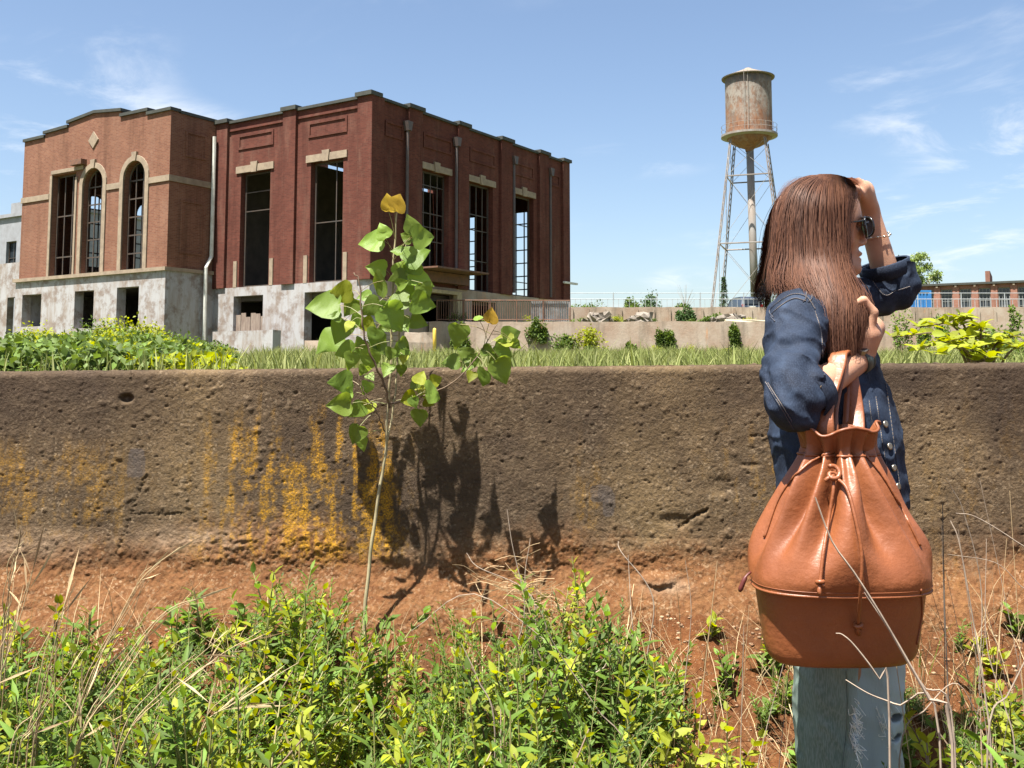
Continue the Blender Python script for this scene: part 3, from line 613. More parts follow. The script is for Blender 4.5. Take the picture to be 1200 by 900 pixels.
p = W(509, 430, 41); m = MB(); V, Fc = lathe([(0.0, 1.25), (0.055, 1.23), (0.075, 1.16), (0.075, 0.0), (0.0, 0.0)], 12); m.add(V, Fc); m.add(*lathe([(0.075, 0.0), (0.16, 0.0), (0.16, 0.04), (0.075, 0.05)], 12))
yp = m.build('yellow_post', simple('yellow_post_paint', (0.75, 0.50, 0.06), (0.55, 0.36, 0.06), 5, 0.6), None, True); yp.location = (p[0], p[1], float(ground_z(p[0], p[1]))-0.03)
tag(yp, 'yellow painted steel post standing beside a brown concrete block', 'post')
RUB = simple('rubble_concrete', (0.23, 0.20, 0.165), (0.15, 0.125, 0.10), 5, 0.9, 0.4, var=0.25)
r3 = np.random.default_rng(11)
for k, (px, w) in enumerate([(686, .5), (697, .8), (706, 1.0), (715, .6), (738, .5), (746, .9), (754, 1.0), (761, .6), (835, .5), (842, .6), (849, 1.1), (857, .6), (866, .7), (874, .5)]):
    p = W(px, 376, 49.6); s = (w*r3.uniform(.6, 1.1), w*.7, w*r3.uniform(.3, .6))
    rough_block('rubble', 'pale chunk of broken concrete on the ledge between the retaining walls', 'rubble', (p[0], p[1]+r3.uniform(-.3, .6), 3.46), s, r3.uniform(0, 3), RUB, 60+k, 'broken concrete on the ledge', 0.5)
p = W(872, 376, 49.4); rough_block('board', 'long pale board lying on the lip of the retaining wall', 'board', (p[0], 49.0, 3.47), (2.1, 0.3, 0.16), 0.03, simple('pale_board', (0.6, 0.52, 0.38), None, 5, 0.8), 8)

# ---------------------------------------------------------- water tower
TY = 110.0; tb = W(882, 350, TY); tz = 5.18
tower = thing('water_tower', 'old rust-streaked water tower with conical roof on lattice legs', 'water tower', (tb[0], TY, tz))
def hz(py): return W(881, py, TY)[2]-tz
sclx = TY/F
q = NT('rusted_tank_paint'); sp_ = q.coord((1, 1, 0.3)); a_ = q.noise(0.9, 8, 0.7, sp_); b_ = q.noise(2.2, 7, 0.72, sp_); z_ = q.n('ShaderNodeSeparateXYZ'); q.t.links.new(q.tc.outputs['Object'], z_.inputs[0])
zt, zb = hz(90), hz(160)
v3 = q.noise(3.2, 6, 0.75, q.coord((1, 1, 0.5))); zn = q.ramp(z_.outputs[2], zb, zt)
c = q.mix(q.ramp(v3, 0.42, 0.58), (0.18, 0.15, 0.125), (0.11, 0.075, 0.055))
rust = q.math('ADD', q.math('MULTIPLY', q.math('SUBTRACT', 0.55, zn), 0.28), b_)
c = q.mix(q.ramp(rust, 0.48, 0.62), c, q.mix(q.ramp(v3, 0.35, 0.6), (0.115, 0.045, 0.022), (0.24, 0.125, 0.07)))
pal = q.math('SUBTRACT', q.noise(0.8, 8, 0.75, q.coord((1, 1, 0.8))), q.math('MULTIPLY', q.math('ABSOLUTE', q.math('SUBTRACT', zn, 0.62)), 0.24))
c = q.mix(q.ramp(pal, 0.38, 0.52, 0, 0.7), c, q.mix(q.ramp(v3, 0.5, 0.62), (0.26, 0.235, 0.20), (0.15, 0.085, 0.052)))
c = q.mix(q.ramp(q.math('ADD', zn, q.math('MULTIPLY', q.math('SUBTRACT', a_, 0.5), 0.5)), 0.80, 0.90, 0, 0.85), c, q.mix(q.ramp(v3, 0.45, 0.65), (0.075, 0.065, 0.065), (0.17, 0.125, 0.10)))
TANK = q.done(q.bsdf(c, 0.75, None, 0, 0.3))
GREY_T = simple('faded_grey_paint', (0.24, 0.235, 0.225), (0.17, 0.13, 0.10), 1.2, 0.7, stretch=(1, 1, 0.3))
LEGM = simple('weathered_leg_paint', (0.22, 0.20, 0.185), (0.13, 0.095, 0.075), 0.8, 0.7, stretch=(1, 1, 0.3))
rt = 27.2*sclx
m = MB(); m.add(*lathe([(rt, hz(158)), (rt, hz(140)), (rt, hz(117)), (rt, hz(91))], 40)); tank = m.build('tank', TANK, tower, True)
m = MB(); m.add(*lathe([(rt+0.35, hz(92.6)), (rt+0.38, hz(91.6)), (rt*0.6, hz(86)), (0.5, hz(81.5)), (0.3, hz(80)), (0.0, hz(79.6))], 40)); m.add(*lathe([(rt-0.05, hz(92.3)), (rt+0.35, hz(92.6))], 40)); m.build('roof', simple('sunbleached_roof', (0.20, 0.165, 0.13), (0.15, 0.115, 0.085), 2, 0.85), tower, False)
m = MB(); m.add(*lathe([(rt, hz(158)), (rt*0.95, hz(162.5)), (rt*0.78, hz(167.5)), (rt*0.5, hz(171.5)), (0.5, hz(174.5)), (0.42, hz(178))], 40)); m.build('bowl', TANK, tower, True)
m = MB(); m.add(*lathe([(rt-0.05, hz(157.6)), (33*sclx, hz(158.6)), (33*sclx, hz(161)), (rt-0.1, hz(162.5))], 40)); m.build('walkway', GREY_T, tower)
for zr in (0.5, 1.0):
    m = MB(); a = np.linspace(0, 2*math.pi, 41); m.tube(np.c_[32.5*sclx*np.cos(a), 32.5*sclx*np.sin(a), np.full(41, hz(158.6)+zr)], 0.02, 4, False); m.build('walkway_rail', GREY_T, tower)
for k in range(16):
    a = 2*math.pi*k/16; m = MB(); m.tube([(32.5*sclx*math.cos(a), 32.5*sclx*math.sin(a), hz(159)), (32.5*sclx*math.cos(a), 32.5*sclx*math.sin(a), hz(158.6)+1.0)], 0.02, 4); m.build('rail_post', GREY_T, tower)
m = MB(); m.tube([(0.05, 0, hz(176)), (0.25, 0, 0)], 0.42, 16); m.build('riser_pipe', GREY_T, tower, True)
LEGS = [(-26, -12.5), (-12.5, 26), (25.5, 12.5), (12.5, -26)]
def legp(i, z):
    t = (hz(172)-z)/(hz(172)-hz(357)); s = (1+1.02*t)*sclx; return np.array([LEGS[i % 4][0]*s, LEGS[i % 4][1]*s, z])
for i in range(4):
    m = MB(); p0, p1 = legp(i, hz(166)), legp(i, -0.1); e1 = np.array([p0[1], -p0[0], 0]); e1 /= np.linalg.norm(e1); w_ = 0.13
    for s in (-1, 1): m.tube([p0+s*w_*e1, p1+s*w_*e1], 0.062, 4)
    n_ = 34
    for k in range(n_):
        a, b = p0+(p1-p0)*k/n_, p0+(p1-p0)*(k+1)/n_; s = 1 if k % 2 else -1; m.tube([a+s*w_*e1, b-s*w_*e1], 0.03, 4)
    m.build('leg', LEGM, tower)
lv = [hz(168), hz(209), hz(288), 0.5]
for j in range(1, 3):
    for i in range(4): m = MB(); m.tube([legp(i, lv[j]), legp(i+1, lv[j])], 0.085, 5); m.build('strut', LEGM, tower)
for j in range(3):
    for i in range(4):
        for (a, b) in ((lv[j], lv[j+1]), (lv[j+1], lv[j])): m = MB(); m.tube([legp(i, a), legp(i+1, b)], 0.022, 4); m.build('brace_rod', GREY_T, tower)
m = MB()
for s in (-0.2, 0.2): m.tube([(s-0.9, -rt-0.12, hz(157)), (s-0.9, -rt-0.12, hz(90))], 0.03, 4)
m.build('ladder', GREY_T, tower)

# ---------------------------------------------------------- low mill building, container, car on the plateau
PM0, PM1 = W(1072, 334, 98), W(1290, 327, 90); dm = PM1-PM0; LM = math.hypot(dm[0], dm[1]); am = math.atan2(dm[1], dm[0])
mill = thing('mill_building', 'long low red brick mill building with rows of tall windows beyond the field', 'building', (PM0[0], PM0[1], 5.1), am)
zt_ = PM0[2]-5.1; sp_ = 1.68; nb = int(LM/sp_)
holes = [(0.35+k*sp_+0.34, 0.35+k*sp_+1.34, 0.85, zt_-0.55) for k in range(nb)]
m = MB(); wall_panel(m, 'x', 0, LM, 0, 0.35, 0, zt_-0.18, holes); m.box(0, 0.35, 0.35, 9, 0, zt_-0.18); m.box(LM-0.35, LM, 0.35, 9, 0, zt_-0.18); m.box(0, LM, 9, 9.35, 0, zt_-0.18); m.build('wall', BRICK_F, mill)
m = MB(); m.box(-0.25, LM+0.25, -0.35, 9.6, zt_-0.18, zt_+0.02); m.build('roof', COPING, mill)
for k, h in enumerate(holes):
    wobj = window(mill, 'x', h[0], h[1], 0.12, h[2], h[3], 3, 5, seed=k, th=0.04, mat=simple('mill_sash%d' % k, (0.2, 0.2, 0.19)) if k == 0 else bpy.data.materials['mill_sash0'])
    m = MB(); m.box(h[0], h[1], 0.2, 0.22, h[2], h[3]); m.build('pane', GLS, wobj)
    m = MB(); m.box(h[0]-0.68+0.06, h[0]-0.06, -0.12, -0.002, 0, zt_-0.3); m.build('pier', BRICK_F, mill)
    m = MB(); m.box(h[0]-0.42, h[0]-0.24, -0.30, 0, zt_-0.38, zt_-0.19); m.build('rafter_end', STONE, mill)
u_ = (W(1170, 325, 94)[0]-PM0[0])
m = MB(); m.prism([(0, 0), (0.45, 0), (0.45, 0.7), (0.1, 1.05), (0, 1.05)], u_, u_+0.4, lambda a, b, d: (d, a*6, zt_+0.02+b)); m.build('firewall', BRICK_F, mill)
cp0, cp1 = W(1020, 370, 82), W(1092, 340, 80)
cont = thing('shipping_container', 'bright blue ribbed metal container in front of the mill building', 'container', (W(1063, 369, 80)[0], 80, 5.18), 0.05)
BLUE = simple('blue_container_paint', (0.03, 0.17, 0.42), (0.03, 0.12, 0.30), 2, 0.45)
m = MB(); hh = cp1[2]-5.18; m.box(-2.2, 2.0, 0.05, 2.3, 0.12, hh-0.1); cb_ = m.build('body', BLUE, cont)
for k in range(15): m = MB(); m.box(-2.1+k*0.277, -2.1+k*0.277+0.14, -0.0, 0.048, 0.2, hh-0.16); m.build('rib', BLUE, cont)
m = MB(); m.box(-2.25, 2.05, -0.03, 0.1, hh-0.15, hh); m.box(-2.25, 2.05, -0.03, 0.1, 0, 0.2); m.box(-2.25, -2.1, -0.03, 0.1, 0.2, hh-0.15); m.box(1.9, 2.05, -0.03, 0.1, 0.2, hh-0.15); m.build('frame', BLUE, cont)
# parked car, seen from behind
car = thing('parked_car', 'dark blue parked estate car seen between the legs of the water tower', 'car', (W(869, 358, 80)[0], 80, 5.2), 0.15)
CARP = simple('dark_car_paint', (0.03, 0.04, 0.06), (0.04, 0.05, 0.07), 3, 0.25)
prof = [(-2.2, 0.35), (-2.25, 0.75), (-2.2, 1.0), (-1.95, 1.55), (-1.6, 1.68), (0.0, 1.70), (0.6, 1.6), (1.15, 1.12), (2.0, 0.98), (2.25, 0.8), (2.28, 0.4)]
m = MB()
secs = [(-0.86, 0.9), (-0.88, 0.97), (-0.8, 1.0), (0.8, 1.0), (0.88, 0.97), (0.86, 0.9)]
V = []; n = len(prof)
for (x, s) in secs:
    for (l, z) in prof: V.append((x*(1 if z < 1.1 else 0.86), l*(0.98 if s < 1 else 1), 0.35+(z-0.35)*s))
Fc = [(i*n+j, i*n+(j+1) % n, (i+1)*n+(j+1) % n, (i+1)*n+j) for i in range(len(secs)-1) for j in range(n)] + [tuple(range(n)), tuple(range((len(secs)-1)*n, len(secs)*n))[::-1]]
m.add(V, Fc); m.build('body', CARP, car)
m = MB(); m.prism([(-0.62, 1.08), (0.62, 1.08), (0.56, 1.5), (-0.56, 1.5)], 0, 0.03, lambda a, b, d: (a, -2.24+(b-1.0)*0.42-d, b)); m.build('rear_window', GLS, car)
for s in (-1, 1):
    m = MB(); m.box(s*0.75-0.1, s*0.75+0.1, -2.27, -2.2, 0.85, 1.05); m.build('tail_light', simple('tail_light_red%d' % s, (0.35, 0.02, 0.02), None, 3, 0.3), car)
    for yy in (-1.4, 1.35):
        m = MB(); V, Fc = lathe([(0.0, -0.1), (0.2, -0.1), (0.33, -0.09), (0.33, 0.09), (0.2, 0.1), (0.0, 0.1)], 16); m.add([(s*0.8+v[2], yy+v[0], 0.33+v[1]) for v in V], Fc); m.build('wheel', PIPED, car)
m = MB(); m.box(-0.26, 0.26, -2.285, -2.27, 0.72, 0.9); m.build('number_plate', PIPEW, car)
# ============================================================ PLANTS
# leaf templates: length along +y, upper side +z
def leaf_t(w, fold=0.12, curl=0.12, shape='ovate'):
    if shape == 'ovate': rows = [(0.28, 0.46), (0.62, 0.40)]
    elif shape == 'lance': rows = [(0.30, 0.42), (0.65, 0.30)]
    else: rows = [(0.25, 0.5), (0.6, 0.38)]
    V = [(0, 0, 0)]
    for y, hw in rows: V += [(-hw*w, y, fold*w-curl*y*y), (0, y, -curl*y*y), (hw*w, y, fold*w-curl*y*y)]
    V += [(0, 1, -curl)]
    Fc = [(0, 2, 1), (0, 3, 2), (1, 2, 5), (1, 5, 4), (2, 3, 6), (2, 6, 5), (4, 5, 7), (5, 6, 7)]
    return np.array(V, float), np.array(Fc)
def small_t(w, fold=0.15):
    return np.array([(0, 0, 0), (-w/2, 0.5, fold*w), (0, 0.5, 0), (w/2, 0.5, fold*w), (0, 1, -0.05)], float), np.array([(0, 2, 1), (0, 3, 2), (1, 2, 4), (2, 3, 4)])
BL = small_t(0.05); OV, LA, SM, SN = leaf_t(0.5), leaf_t(0.26, 0.1, 0.25, 'lance'), small_t(0.6), small_t(0.28)
G_YEL = leafmat('yellow_green_leaf', (0.175, 0.225, 0.015), (0.31, 0.325, 0.024), trans=0.42, rough=0.58, valvar=0.28)
G_MID = leafmat('mid_green_leaf', (0.065, 0.130, 0.018), (0.145, 0.215, 0.028), trans=0.40, rough=0.6)
G_BLU = leafmat('blue_green_leaf', (0.050, 0.100, 0.022), (0.105, 0.165, 0.032), trans=0.35, rough=0.5)
G_BUSH = leafmat('bush_leaf', (0.055, 0.100, 0.018), (0.125, 0.175, 0.030), trans=0.3, rough=0.6)
G_DARK = leafmat('dark_tree_leaf', (0.03, 0.065, 0.015), (0.055, 0.10, 0.022), trans=0.25, rough=0.6)
G_POP = leafmat('poplar_leaf', (0.125, 0.205, 0.030), (0.215, 0.295, 0.048), trans=0.46, rough=0.40, valvar=0.25)
G_POPY = leafmat('young_poplar_leaf', (0.30, 0.22, 0.02), (0.34, 0.20, 0.02), trans=0.4, rough=0.35, valvar=0.1)
G_STRAW = leafmat('dry_straw', (0.34, 0.25, 0.13), (0.46, 0.36, 0.21), trans=0.15, rough=0.7, huevar=0.01, valvar=0.25)
G_GRASS = leafmat('meadow_grass', (0.105, 0.150, 0.032), (0.24, 0.235, 0.085), trans=0.3, rough=0.7, valvar=0.3)
STEMG = simple('green_stem', (0.16, 0.19, 0.05), (0.20, 0.14, 0.06), 20, 0.6)
STEMB = simple('brown_stem', (0.15, 0.10, 0.055), (0.09, 0.06, 0.04), 30, 0.8)
STEMP = simple('pale_bark', (0.34, 0.29, 0.17), (0.20, 0.17, 0.09), 30, 0.7)
TWIG = simple('dead_twig', (0.30, 0.24, 0.18), (0.16, 0.12, 0.09), 25, 0.85)
TWIGD = simple('dark_dead_twig', (0.12, 0.095, 0.07), (0.07, 0.055, 0.045), 25, 0.85)
rg = np.random.default_rng(21)
def unit(v): return v/(np.linalg.norm(v, axis=-1, keepdims=True)+1e-9)
def foliage(name, tpl, pos, ydir, nrm, size, mat, parent, kind='stuff'):
    V, Fc = scatter(tpl[0], tpl[1], pos, rot_from(ydir, nrm), np.repeat(np.asarray(size)[:, None], 3, 1))
    rnd = np.repeat(rg.random(len(pos)), len(tpl[1]))
    o = link(name, mesh_from(name, V, Fc, True, {'rnd': ('FACE', rnd)}), mat, parent)
    if kind: o['kind'] = kind
    return o
LEAFMESH = {}
def leaf_objs(tpl, key, pos, ydir, nrm, size, mat, parent):
    if key not in LEAFMESH:
        me = mesh_from('leaf', tpl[0], tpl[1], True); me.materials.append(mat); LEAFMESH[key] = me
    M = rot_from(ydir, nrm)
    for p, r_, s in zip(pos, M, size):
        o = bpy.data.objects.new('leaf', LEAFMESH[key]); COL.link(o); o.parent = parent
        o.matrix_local = Matrix([[*(r_[i]*s), p[i]] for i in range(3)] + [[0, 0, 0, 1]])

# ---------------------------------------------------------- weeds along the foot of the wall
TOPX = [-150, 0, 60, 110, 190, 240, 300, 345, 400, 450, 500, 560, 620, 680, 720, 760, 800, 850, 900, 940, 1040, 1080, 1130, 1200, 1350]
TOPY = [655, 660, 662, 690, 690, 650, 615, 640, 632, 705, 700, 660, 655, 610, 655, 700, 745, 790, 868, 880, 800, 775, 785, 750, 750]
def stem_curve(b, h, lean, n=9, sag=0.0):
    t = np.linspace(0, 1, n)[:, None]; d = np.array([lean[0], lean[1], 0])
    return b + np.array([0, 0, h])*(t - sag*t*t) + d*h*(t**1.6)
def weed(kind, base, h, seed, prominent=False, label=None, group=None):
    rr = np.random.default_rng(seed); pos = []; yd = []; nm = []; sz = []; stems = MB()
    ns = {'shrub': rr.integers(3, 6), 'vetch': rr.integers(5, 9), 'lance': rr.integers(1, 4), 'single': 1}[kind]
    for s in range(ns):
        a = rr.uniform(0, 2*math.pi); le = rr.uniform(0.05, 0.55) if kind in ('shrub', 'vetch') else rr.uniform(0, 0.15)
        hh = h*(rr.uniform(0.55, 1.0) if s else 1.0); C_ = stem_curve(np.zeros(3), hh, (le*math.cos(a), le*math.sin(a)), 9, 0.12)
        stems.tube(C_, np.linspace(0.0026, 0.0012, 9)*(1.3 if kind != 'vetch' else 0.6), 4)
        L = np.sum(np.linalg.norm(np.diff(C_, axis=0), axis=1))
        if kind in ('shrub', 'single'): sp, sl_, st = 0.025, (0.022, 0.052), 0.22
        elif kind == 'vetch': sp, sl_, st = 0.0085, (0.013, 0.026), 0.1
        else: sp, sl_, st = 0.017, (0.05, 0.085), 0.12
        ts = np.arange(st, 1.0, sp/L)
        for k, t in enumerate(ts):
            i = min(int(t*8), 7); f = t*8-i; p = C_[i]*(1-f)+C_[i+1]*f; T = unit(C_[i+1]-C_[i])
            side = k*(math.pi/2) + rr.uniform(-0.3, 0.3) if kind != 'lance' else k*2.4
            for o_ in ((0, math.pi) if kind in ('shrub', 'single', 'vetch') else (0,)):
                d = np.array([math.cos(side+o_), math.sin(side+o_), 0]); up = rr.uniform(0.35, 0.95) + (0.6 if t > 0.85 else 0)
                y_ = unit(d + T*up + rr.normal(0, 0.15, 3)); n_ = unit(T*1.0 - d*0.3 + rr.normal(0, 0.3, 3) + np.array([0, -0.15, 0.2]))
                pos.append(p); yd.append(y_); nm.append(n_); sz.append(rr.uniform(*sl_)*(1.0 if t < 0.85 else 0.75))
    pos, yd, nm, sz = map(np.array, (pos, yd, nm, sz))
    nmz = {'shrub': 'leafy_weed', 'single': 'leafy_shoot', 'vetch': 'fine_leaved_weed', 'lance': 'upright_weed'}[kind]
    root = thing(nmz, label, 'weed', base, rr.uniform(0, 0.5), group)
    stems.build('stem', STEMG if kind != 'shrub' else (STEMG if rr.random() < 0.6 else STEMB), root)
    tpl = {'shrub': OV, 'single': OV, 'vetch': SN, 'lance': LA}[kind]
    mat = {'shrub': G_YEL, 'single': G_YEL, 'vetch': G_BLU if rr.random() < 0.5 else G_MID, 'lance': G_MID}[kind]
    if kind == 'shrub' and rr.random() < 0.38: mat = G_MID
    if prominent: leaf_objs(tpl, (nmz, mat.name), pos, yd, nm, sz, mat, root)
    else: foliage('foliage', tpl, pos, yd, nm, sz, mat, root)
    return root
def px_of(x, y, z):
    d = (x, y, z-HC); f = math.cos(TH)*d[1]+math.sin(TH)*d[2]; u = -math.sin(TH)*d[1]+math.cos(TH)*d[2]
    return 600+F*d[0]/f, 450+1200*SH-F*u/f
def gz1(x, y): return float(front_z(np.array([x]), np.array([y]))[0])
LBL = {'shrub': 'bushy broad-leaved weed', 'vetch': 'fine-leaved scrambling weed', 'lance': 'upright narrow-leaved weed'}
ZX = [130, 290, 410, 500, 600, 740, 905, 1075]
ZONES = ['among the dry straw tufts', 'between the straw and the bright shoot', 'below the thick yellow lichen', 'around the sapling stem', 'below the shadow of the sapling', 'around the tall glossy shoot', 'on the bare dirt beside the leather bag', 'behind the legs in jeans', 'among the dead stalks past the bag']
GRP = {'shrub': 'bushy weeds', 'vetch': 'fine-leaved weeds', 'lance': 'narrow-leaved weeds'}
cnt = 0; tries = 0; prom = 0
while cnt < 460 and tries < 6000:
    tries += 1
    d = rg.uniform(1.75, 3.08) if rg.random() < 0.72 else rg.uniform(2.5, 3.05); px = rg.uniform(-120, 1330); x = (px-600)/F*d
    if 905 < px < 1060 and 1.7 < d < 2.62: continue                    # the person stands here
    if 790 < px < 905 and rg.random() < 0.62: continue
    if 1040 < px and rg.random() < 0.25: continue
    if 130 < px < 270 and d > 2.6 and rg.random() < 0.35: continue
    if 435 < px < 560 and d > 2.7 and rg.random() < 0.4: continue
    z = gz1(x, d); ty = np.interp(px, TOPX, TOPY) + abs(rg.normal(0, 85)) + (0 if rg.random() < 0.3 else 18)
    tz_ = W(px, ty, d)[2]; h = tz_-z
    if h < 0.07: h = rg.uniform(0.06, 0.14)
    if px_of(x, d, z+h)[1] > 925: continue
    h = min(h, 0.62)
    u = rg.random(); kind = 'shrub' if u < (0.42 if px > 250 else 0.24) else ('vetch' if u < (0.76 if px > 250 else 0.62) else 'lance')
    pr = kind != 'vetch' and prom < 34 and d < 2.55 and ty < 830 and 0 < px < 1200
    prom += pr
    zone = ZONES[int(np.searchsorted(ZX, px))]; sz_ = 'tall' if h > 0.36 else ('knee-high' if h > 0.2 else 'low')
    weed(kind, (x, d, z-0.01), h, 1000+cnt, pr, sz_+' '+LBL[kind]+' '+zone, sz_+' '+GRP[kind]+' '+zone); cnt += 1
for (px, pt, pb, d, lab, kd) in [(688, 616, 770, 2.72, 'tall glossy yellow-green shoot rising alone against the wall below the dark tar patch', 'single'),
                              (308, 632, 790, 2.70, 'tall bright shoot with paired leaves below the thickest lichen streaks', 'single'),
                              (612, 728, 900, 2.30, 'tall upright stem with long narrow leaves in the middle of the weeds', 'lance'),
                              (532, 694, 800, 2.75, 'small leafy shoot close to the shadow of the sapling', 'single'),
                              (848, 786, 880, 2.35, 'lone leafy shoot on bare red dirt beside the leather bag', 'single'),
                              (772, 742, 850, 2.5, 'leafy shoot with pale round tips at the edge of bare dirt', 'single')]:
    p = W(px, pt, d); z = gz1(p[0], d); weed(kd, (p[0], d, z-0.01), p[2]-z, px, True, lab)

rs = np.random.default_rng(404)
for k in range(16):
    px = [45, 118, 205, 262, 352, 402, 455, 498, 570, 645, 725, 812, 1082, 1128, 1170, 1205][k]; d = rs.uniform(2.0, 2.45); x = (px-600)/F*d; z = gz1(x, d)
    pt = np.interp(px, TOPX, TOPY)+rs.uniform(45, 130); h = min(W(px, pt, d)[2]-z, 0.6)
    if h > 0.12: weed('single', (x, d, z-0.01), h, 7000+k, True, 'bright single shoot with large paired leaves '+ZONES[int(np.searchsorted(ZX, px))], 'large-leaved shoots '+ZONES[int(np.searchsorted(ZX, px))])
# dead stems and straw
def strawtuft(pts, d, n, label, group=None, mat=None, rad=0.0014, spreadx=0.018, leaf=True, seed=0, base_on_ground=True):
    rr = np.random.default_rng(seed); P = np.array([W(a, b, d) for a, b in pts]); P[:, 1] += np.linspace(0, 0.10, len(P))*rr.uniform(-0.5, 1)
    b0 = P[0].copy(); gz_ = gz1(b0[0], b0[1])
    if b0[2] > gz_: P = np.vstack([[b0[0]-0.02, b0[1], gz_-0.01], P])
    root = thing('dead_stalk', label, 'dead plant', P[0], 0, group); B = P[0]
    for k in range(n):
        e = 1-rr.uniform(0, 0.3)*(k > 0); jit = rr.normal(0, spreadx, (len(P), 3))*np.linspace(0.15, 1.0, len(P))[:, None]*(k > 0)
        C_ = spline((P-B)+jit, 22)[:max(6, int(22*e))]
        m = MB(); m.tube(C_, np.linspace(rad*1.25, rad*0.45, len(C_)), 4); m.build('stalk', mat or G_STRAW, root)
    if leaf:
        C_ = spline(P-B, 22); idx = rr.integers(3, 20, 12); pos = C_[idx]; T = unit(C_[np.minimum(idx+1, 21)]-C_[idx])
        foliage('dry_blades', BL, pos, unit(T+rr.normal(0, 0.45, (12, 3))), unit(rr.normal(0, 1, (12, 3))), rr.uniform(0.04, 0.13, 12), G_STRAW, root)
STL = 'tuft of dry straw-coloured grass stalks leaning out of the weeds'
for k, (pts, d, n) in enumerate([([(37, 893), (52, 800), (66, 730), (78, 684)], 2.05, 5), ([(80, 900), (110, 790), (145, 715), (172, 672), (213, 640)], 2.2, 5), ([(2, 760), (12, 700), (24, 655), (34, 620)], 2.3, 5),
                                 ([(90, 890), (130, 800), (177, 733), (226, 709)], 2.1, 4), ([(140, 893), (190, 810), (250, 755)], 2.05, 4), ([(-15, 840), (2, 780), (20, 720), (45, 615)], 2.2, 3),
                                 ([(180, 860), (230, 790), (300, 745)], 2.2, 3), ([(20, 900), (40, 850), (100, 760)], 2.0, 3), ([(230, 880), (270, 830), (340, 790)], 2.1, 2)]):
    strawtuft(pts, d, n, STL, 'dry grass tufts in the weeds', seed=k+1)
for k, (pts, d) in enumerate([([(592, 790), (615, 720), (600, 640), (594, 600)], 2.85), ([(628, 720), (610, 690), (560, 670), (545, 655)], 2.9), ([(640, 735), (616, 690), (622, 635)], 2.9), ([(725, 760), (690, 790), (560, 700), (480, 745)], 2.6),
                              ([(735, 890), (700, 830), (660, 770), (640, 735)], 2.3), ([(580, 860), (560, 800), (540, 760)], 2.3), ([(765, 700), (730, 650), (728, 640)], 3.0), ([(742, 760), (740, 700), (739, 655)], 2.95)]):
    strawtuft(pts, d, 1, 'thin dead twig poking out of the green weeds', 'dead twigs among the weeds', TWIG, 0.0018, leaf=False, seed=k+40)
# tangle of dry straw by the foot of the wall
rr = np.random.default_rng(77); m = MB()
for k in range(90):
    c_ = W(rr.normal(617, 26), rr.normal(690, 16), 2.98)-np.array([0, rr.uniform(0, 0.08), 0]); a = rr.uniform(-0.7, 0.7)+(math.pi if rr.random() < .5 else 0); L = rr.uniform(0.03, 0.10)
    v = np.array([math.cos(a), rr.uniform(-.4, .4), math.sin(a)*0.8]); m.tube(spline([c_, c_+v*L*0.5+rr.normal(0, .008, 3), c_+v*L], 5), 0.0009, 3)
for k in range(12):
    a = W(rr.normal(617, 22), rr.normal(690, 12), 2.95); m.tube(spline([[a[0]+rr.normal(0, .02), 2.95, gz1(a[0], 2.95)-0.01], a-[0, 0, .04], a], 6), 0.001, 3)
sg = m.build('straw_tangle', G_STRAW); tag(sg, 'tangled clump of dry straw at the foot of the wall beside leaf shadows', 'dry grass', kind=None)
TW = [([(1116, 870), (1092, 822), (1070, 780), (1039, 724), (1010, 676), (986, 640), (968, 588)], 1.72, 'long bare dead stem arching in front of the leather bag', TWIG, .0026),
      ([(1042, 830), (1030, 795), (1004, 759), (990, 746), (983, 745)], 1.70, 'short curled dead stem in front of the bag bottom', TWIG, .0018),
      ([(1100, 852), (1060, 834), (1035, 828), (1014, 818)], 1.75, 'pale dead stem crossing the frayed jeans', TWIG, .0018),
      ([(1113, 885), (1111, 815), (1107, 720), (1104, 590)], 2.6, 'tall dark dead stalk standing straight against the wall behind the bag', TWIGD, .0024),
      ([(1162, 899), (1158, 815), (1146, 720), (1135, 640), (1128, 615)], 2.2, 'tall pale dead stalk leaning by the pale stone in the wall', TWIG, .0022),
      ([(1158, 865), (1178, 810), (1200, 755), (1222, 700)], 2.1, 'dead stalk leaning away from the bag over the weeds', TWIG, .0022),
      ([(818, 884), (826, 800), (838, 710), (845, 661)], 2.4, 'thin pale stalk standing on bare dirt beside the bag', G_STRAW, .0016),
      ([(800, 890), (803, 810), (812, 720), (806, 660)], 2.6, 'thin brown stalk on the dirt bank left of the bag', TWIG, .0014),
      ([(1150, 690), (1128, 600), (1115, 575), (1106, 560)], 2.9, 'fine dead twig hooked over in front of the wall', TWIG, .0014),
      ([(1260, 690), (1200, 640), (1150, 608), (1128, 604)], 2.4, 'slanting dead stem in front of the wall behind the bag', TWIG, .0017),
      ([(1240, 720), (1200, 690), (1168, 660), (1112, 650)], 2.4, 'fine dead twig below the slanting stem by the wall', TWIG, .0012),
      ([(1055, 880), (1085, 830), (1120, 800), (1150, 850)], 2.2, 'bent dead stem over the weeds behind the jeans', TWIG, .0016),
      ([(1118, 860), (1085, 806), (1050, 745), (1022, 700)], 1.78, 'second dead stem close beside the bag bottom', TWIG, .0015),
      ([(1190, 890), (1185, 830), (1172, 760), (1180, 640)], 2.3, 'straight dead stalk beside the leaning one', TWIG, .0016)]
for k, (pts, d, lab, mt, rd) in enumerate(TW): strawtuft(pts, d, 1, lab, None, mt, rd, leaf=False, seed=k+80)
rs = np.random.default_rng(505)
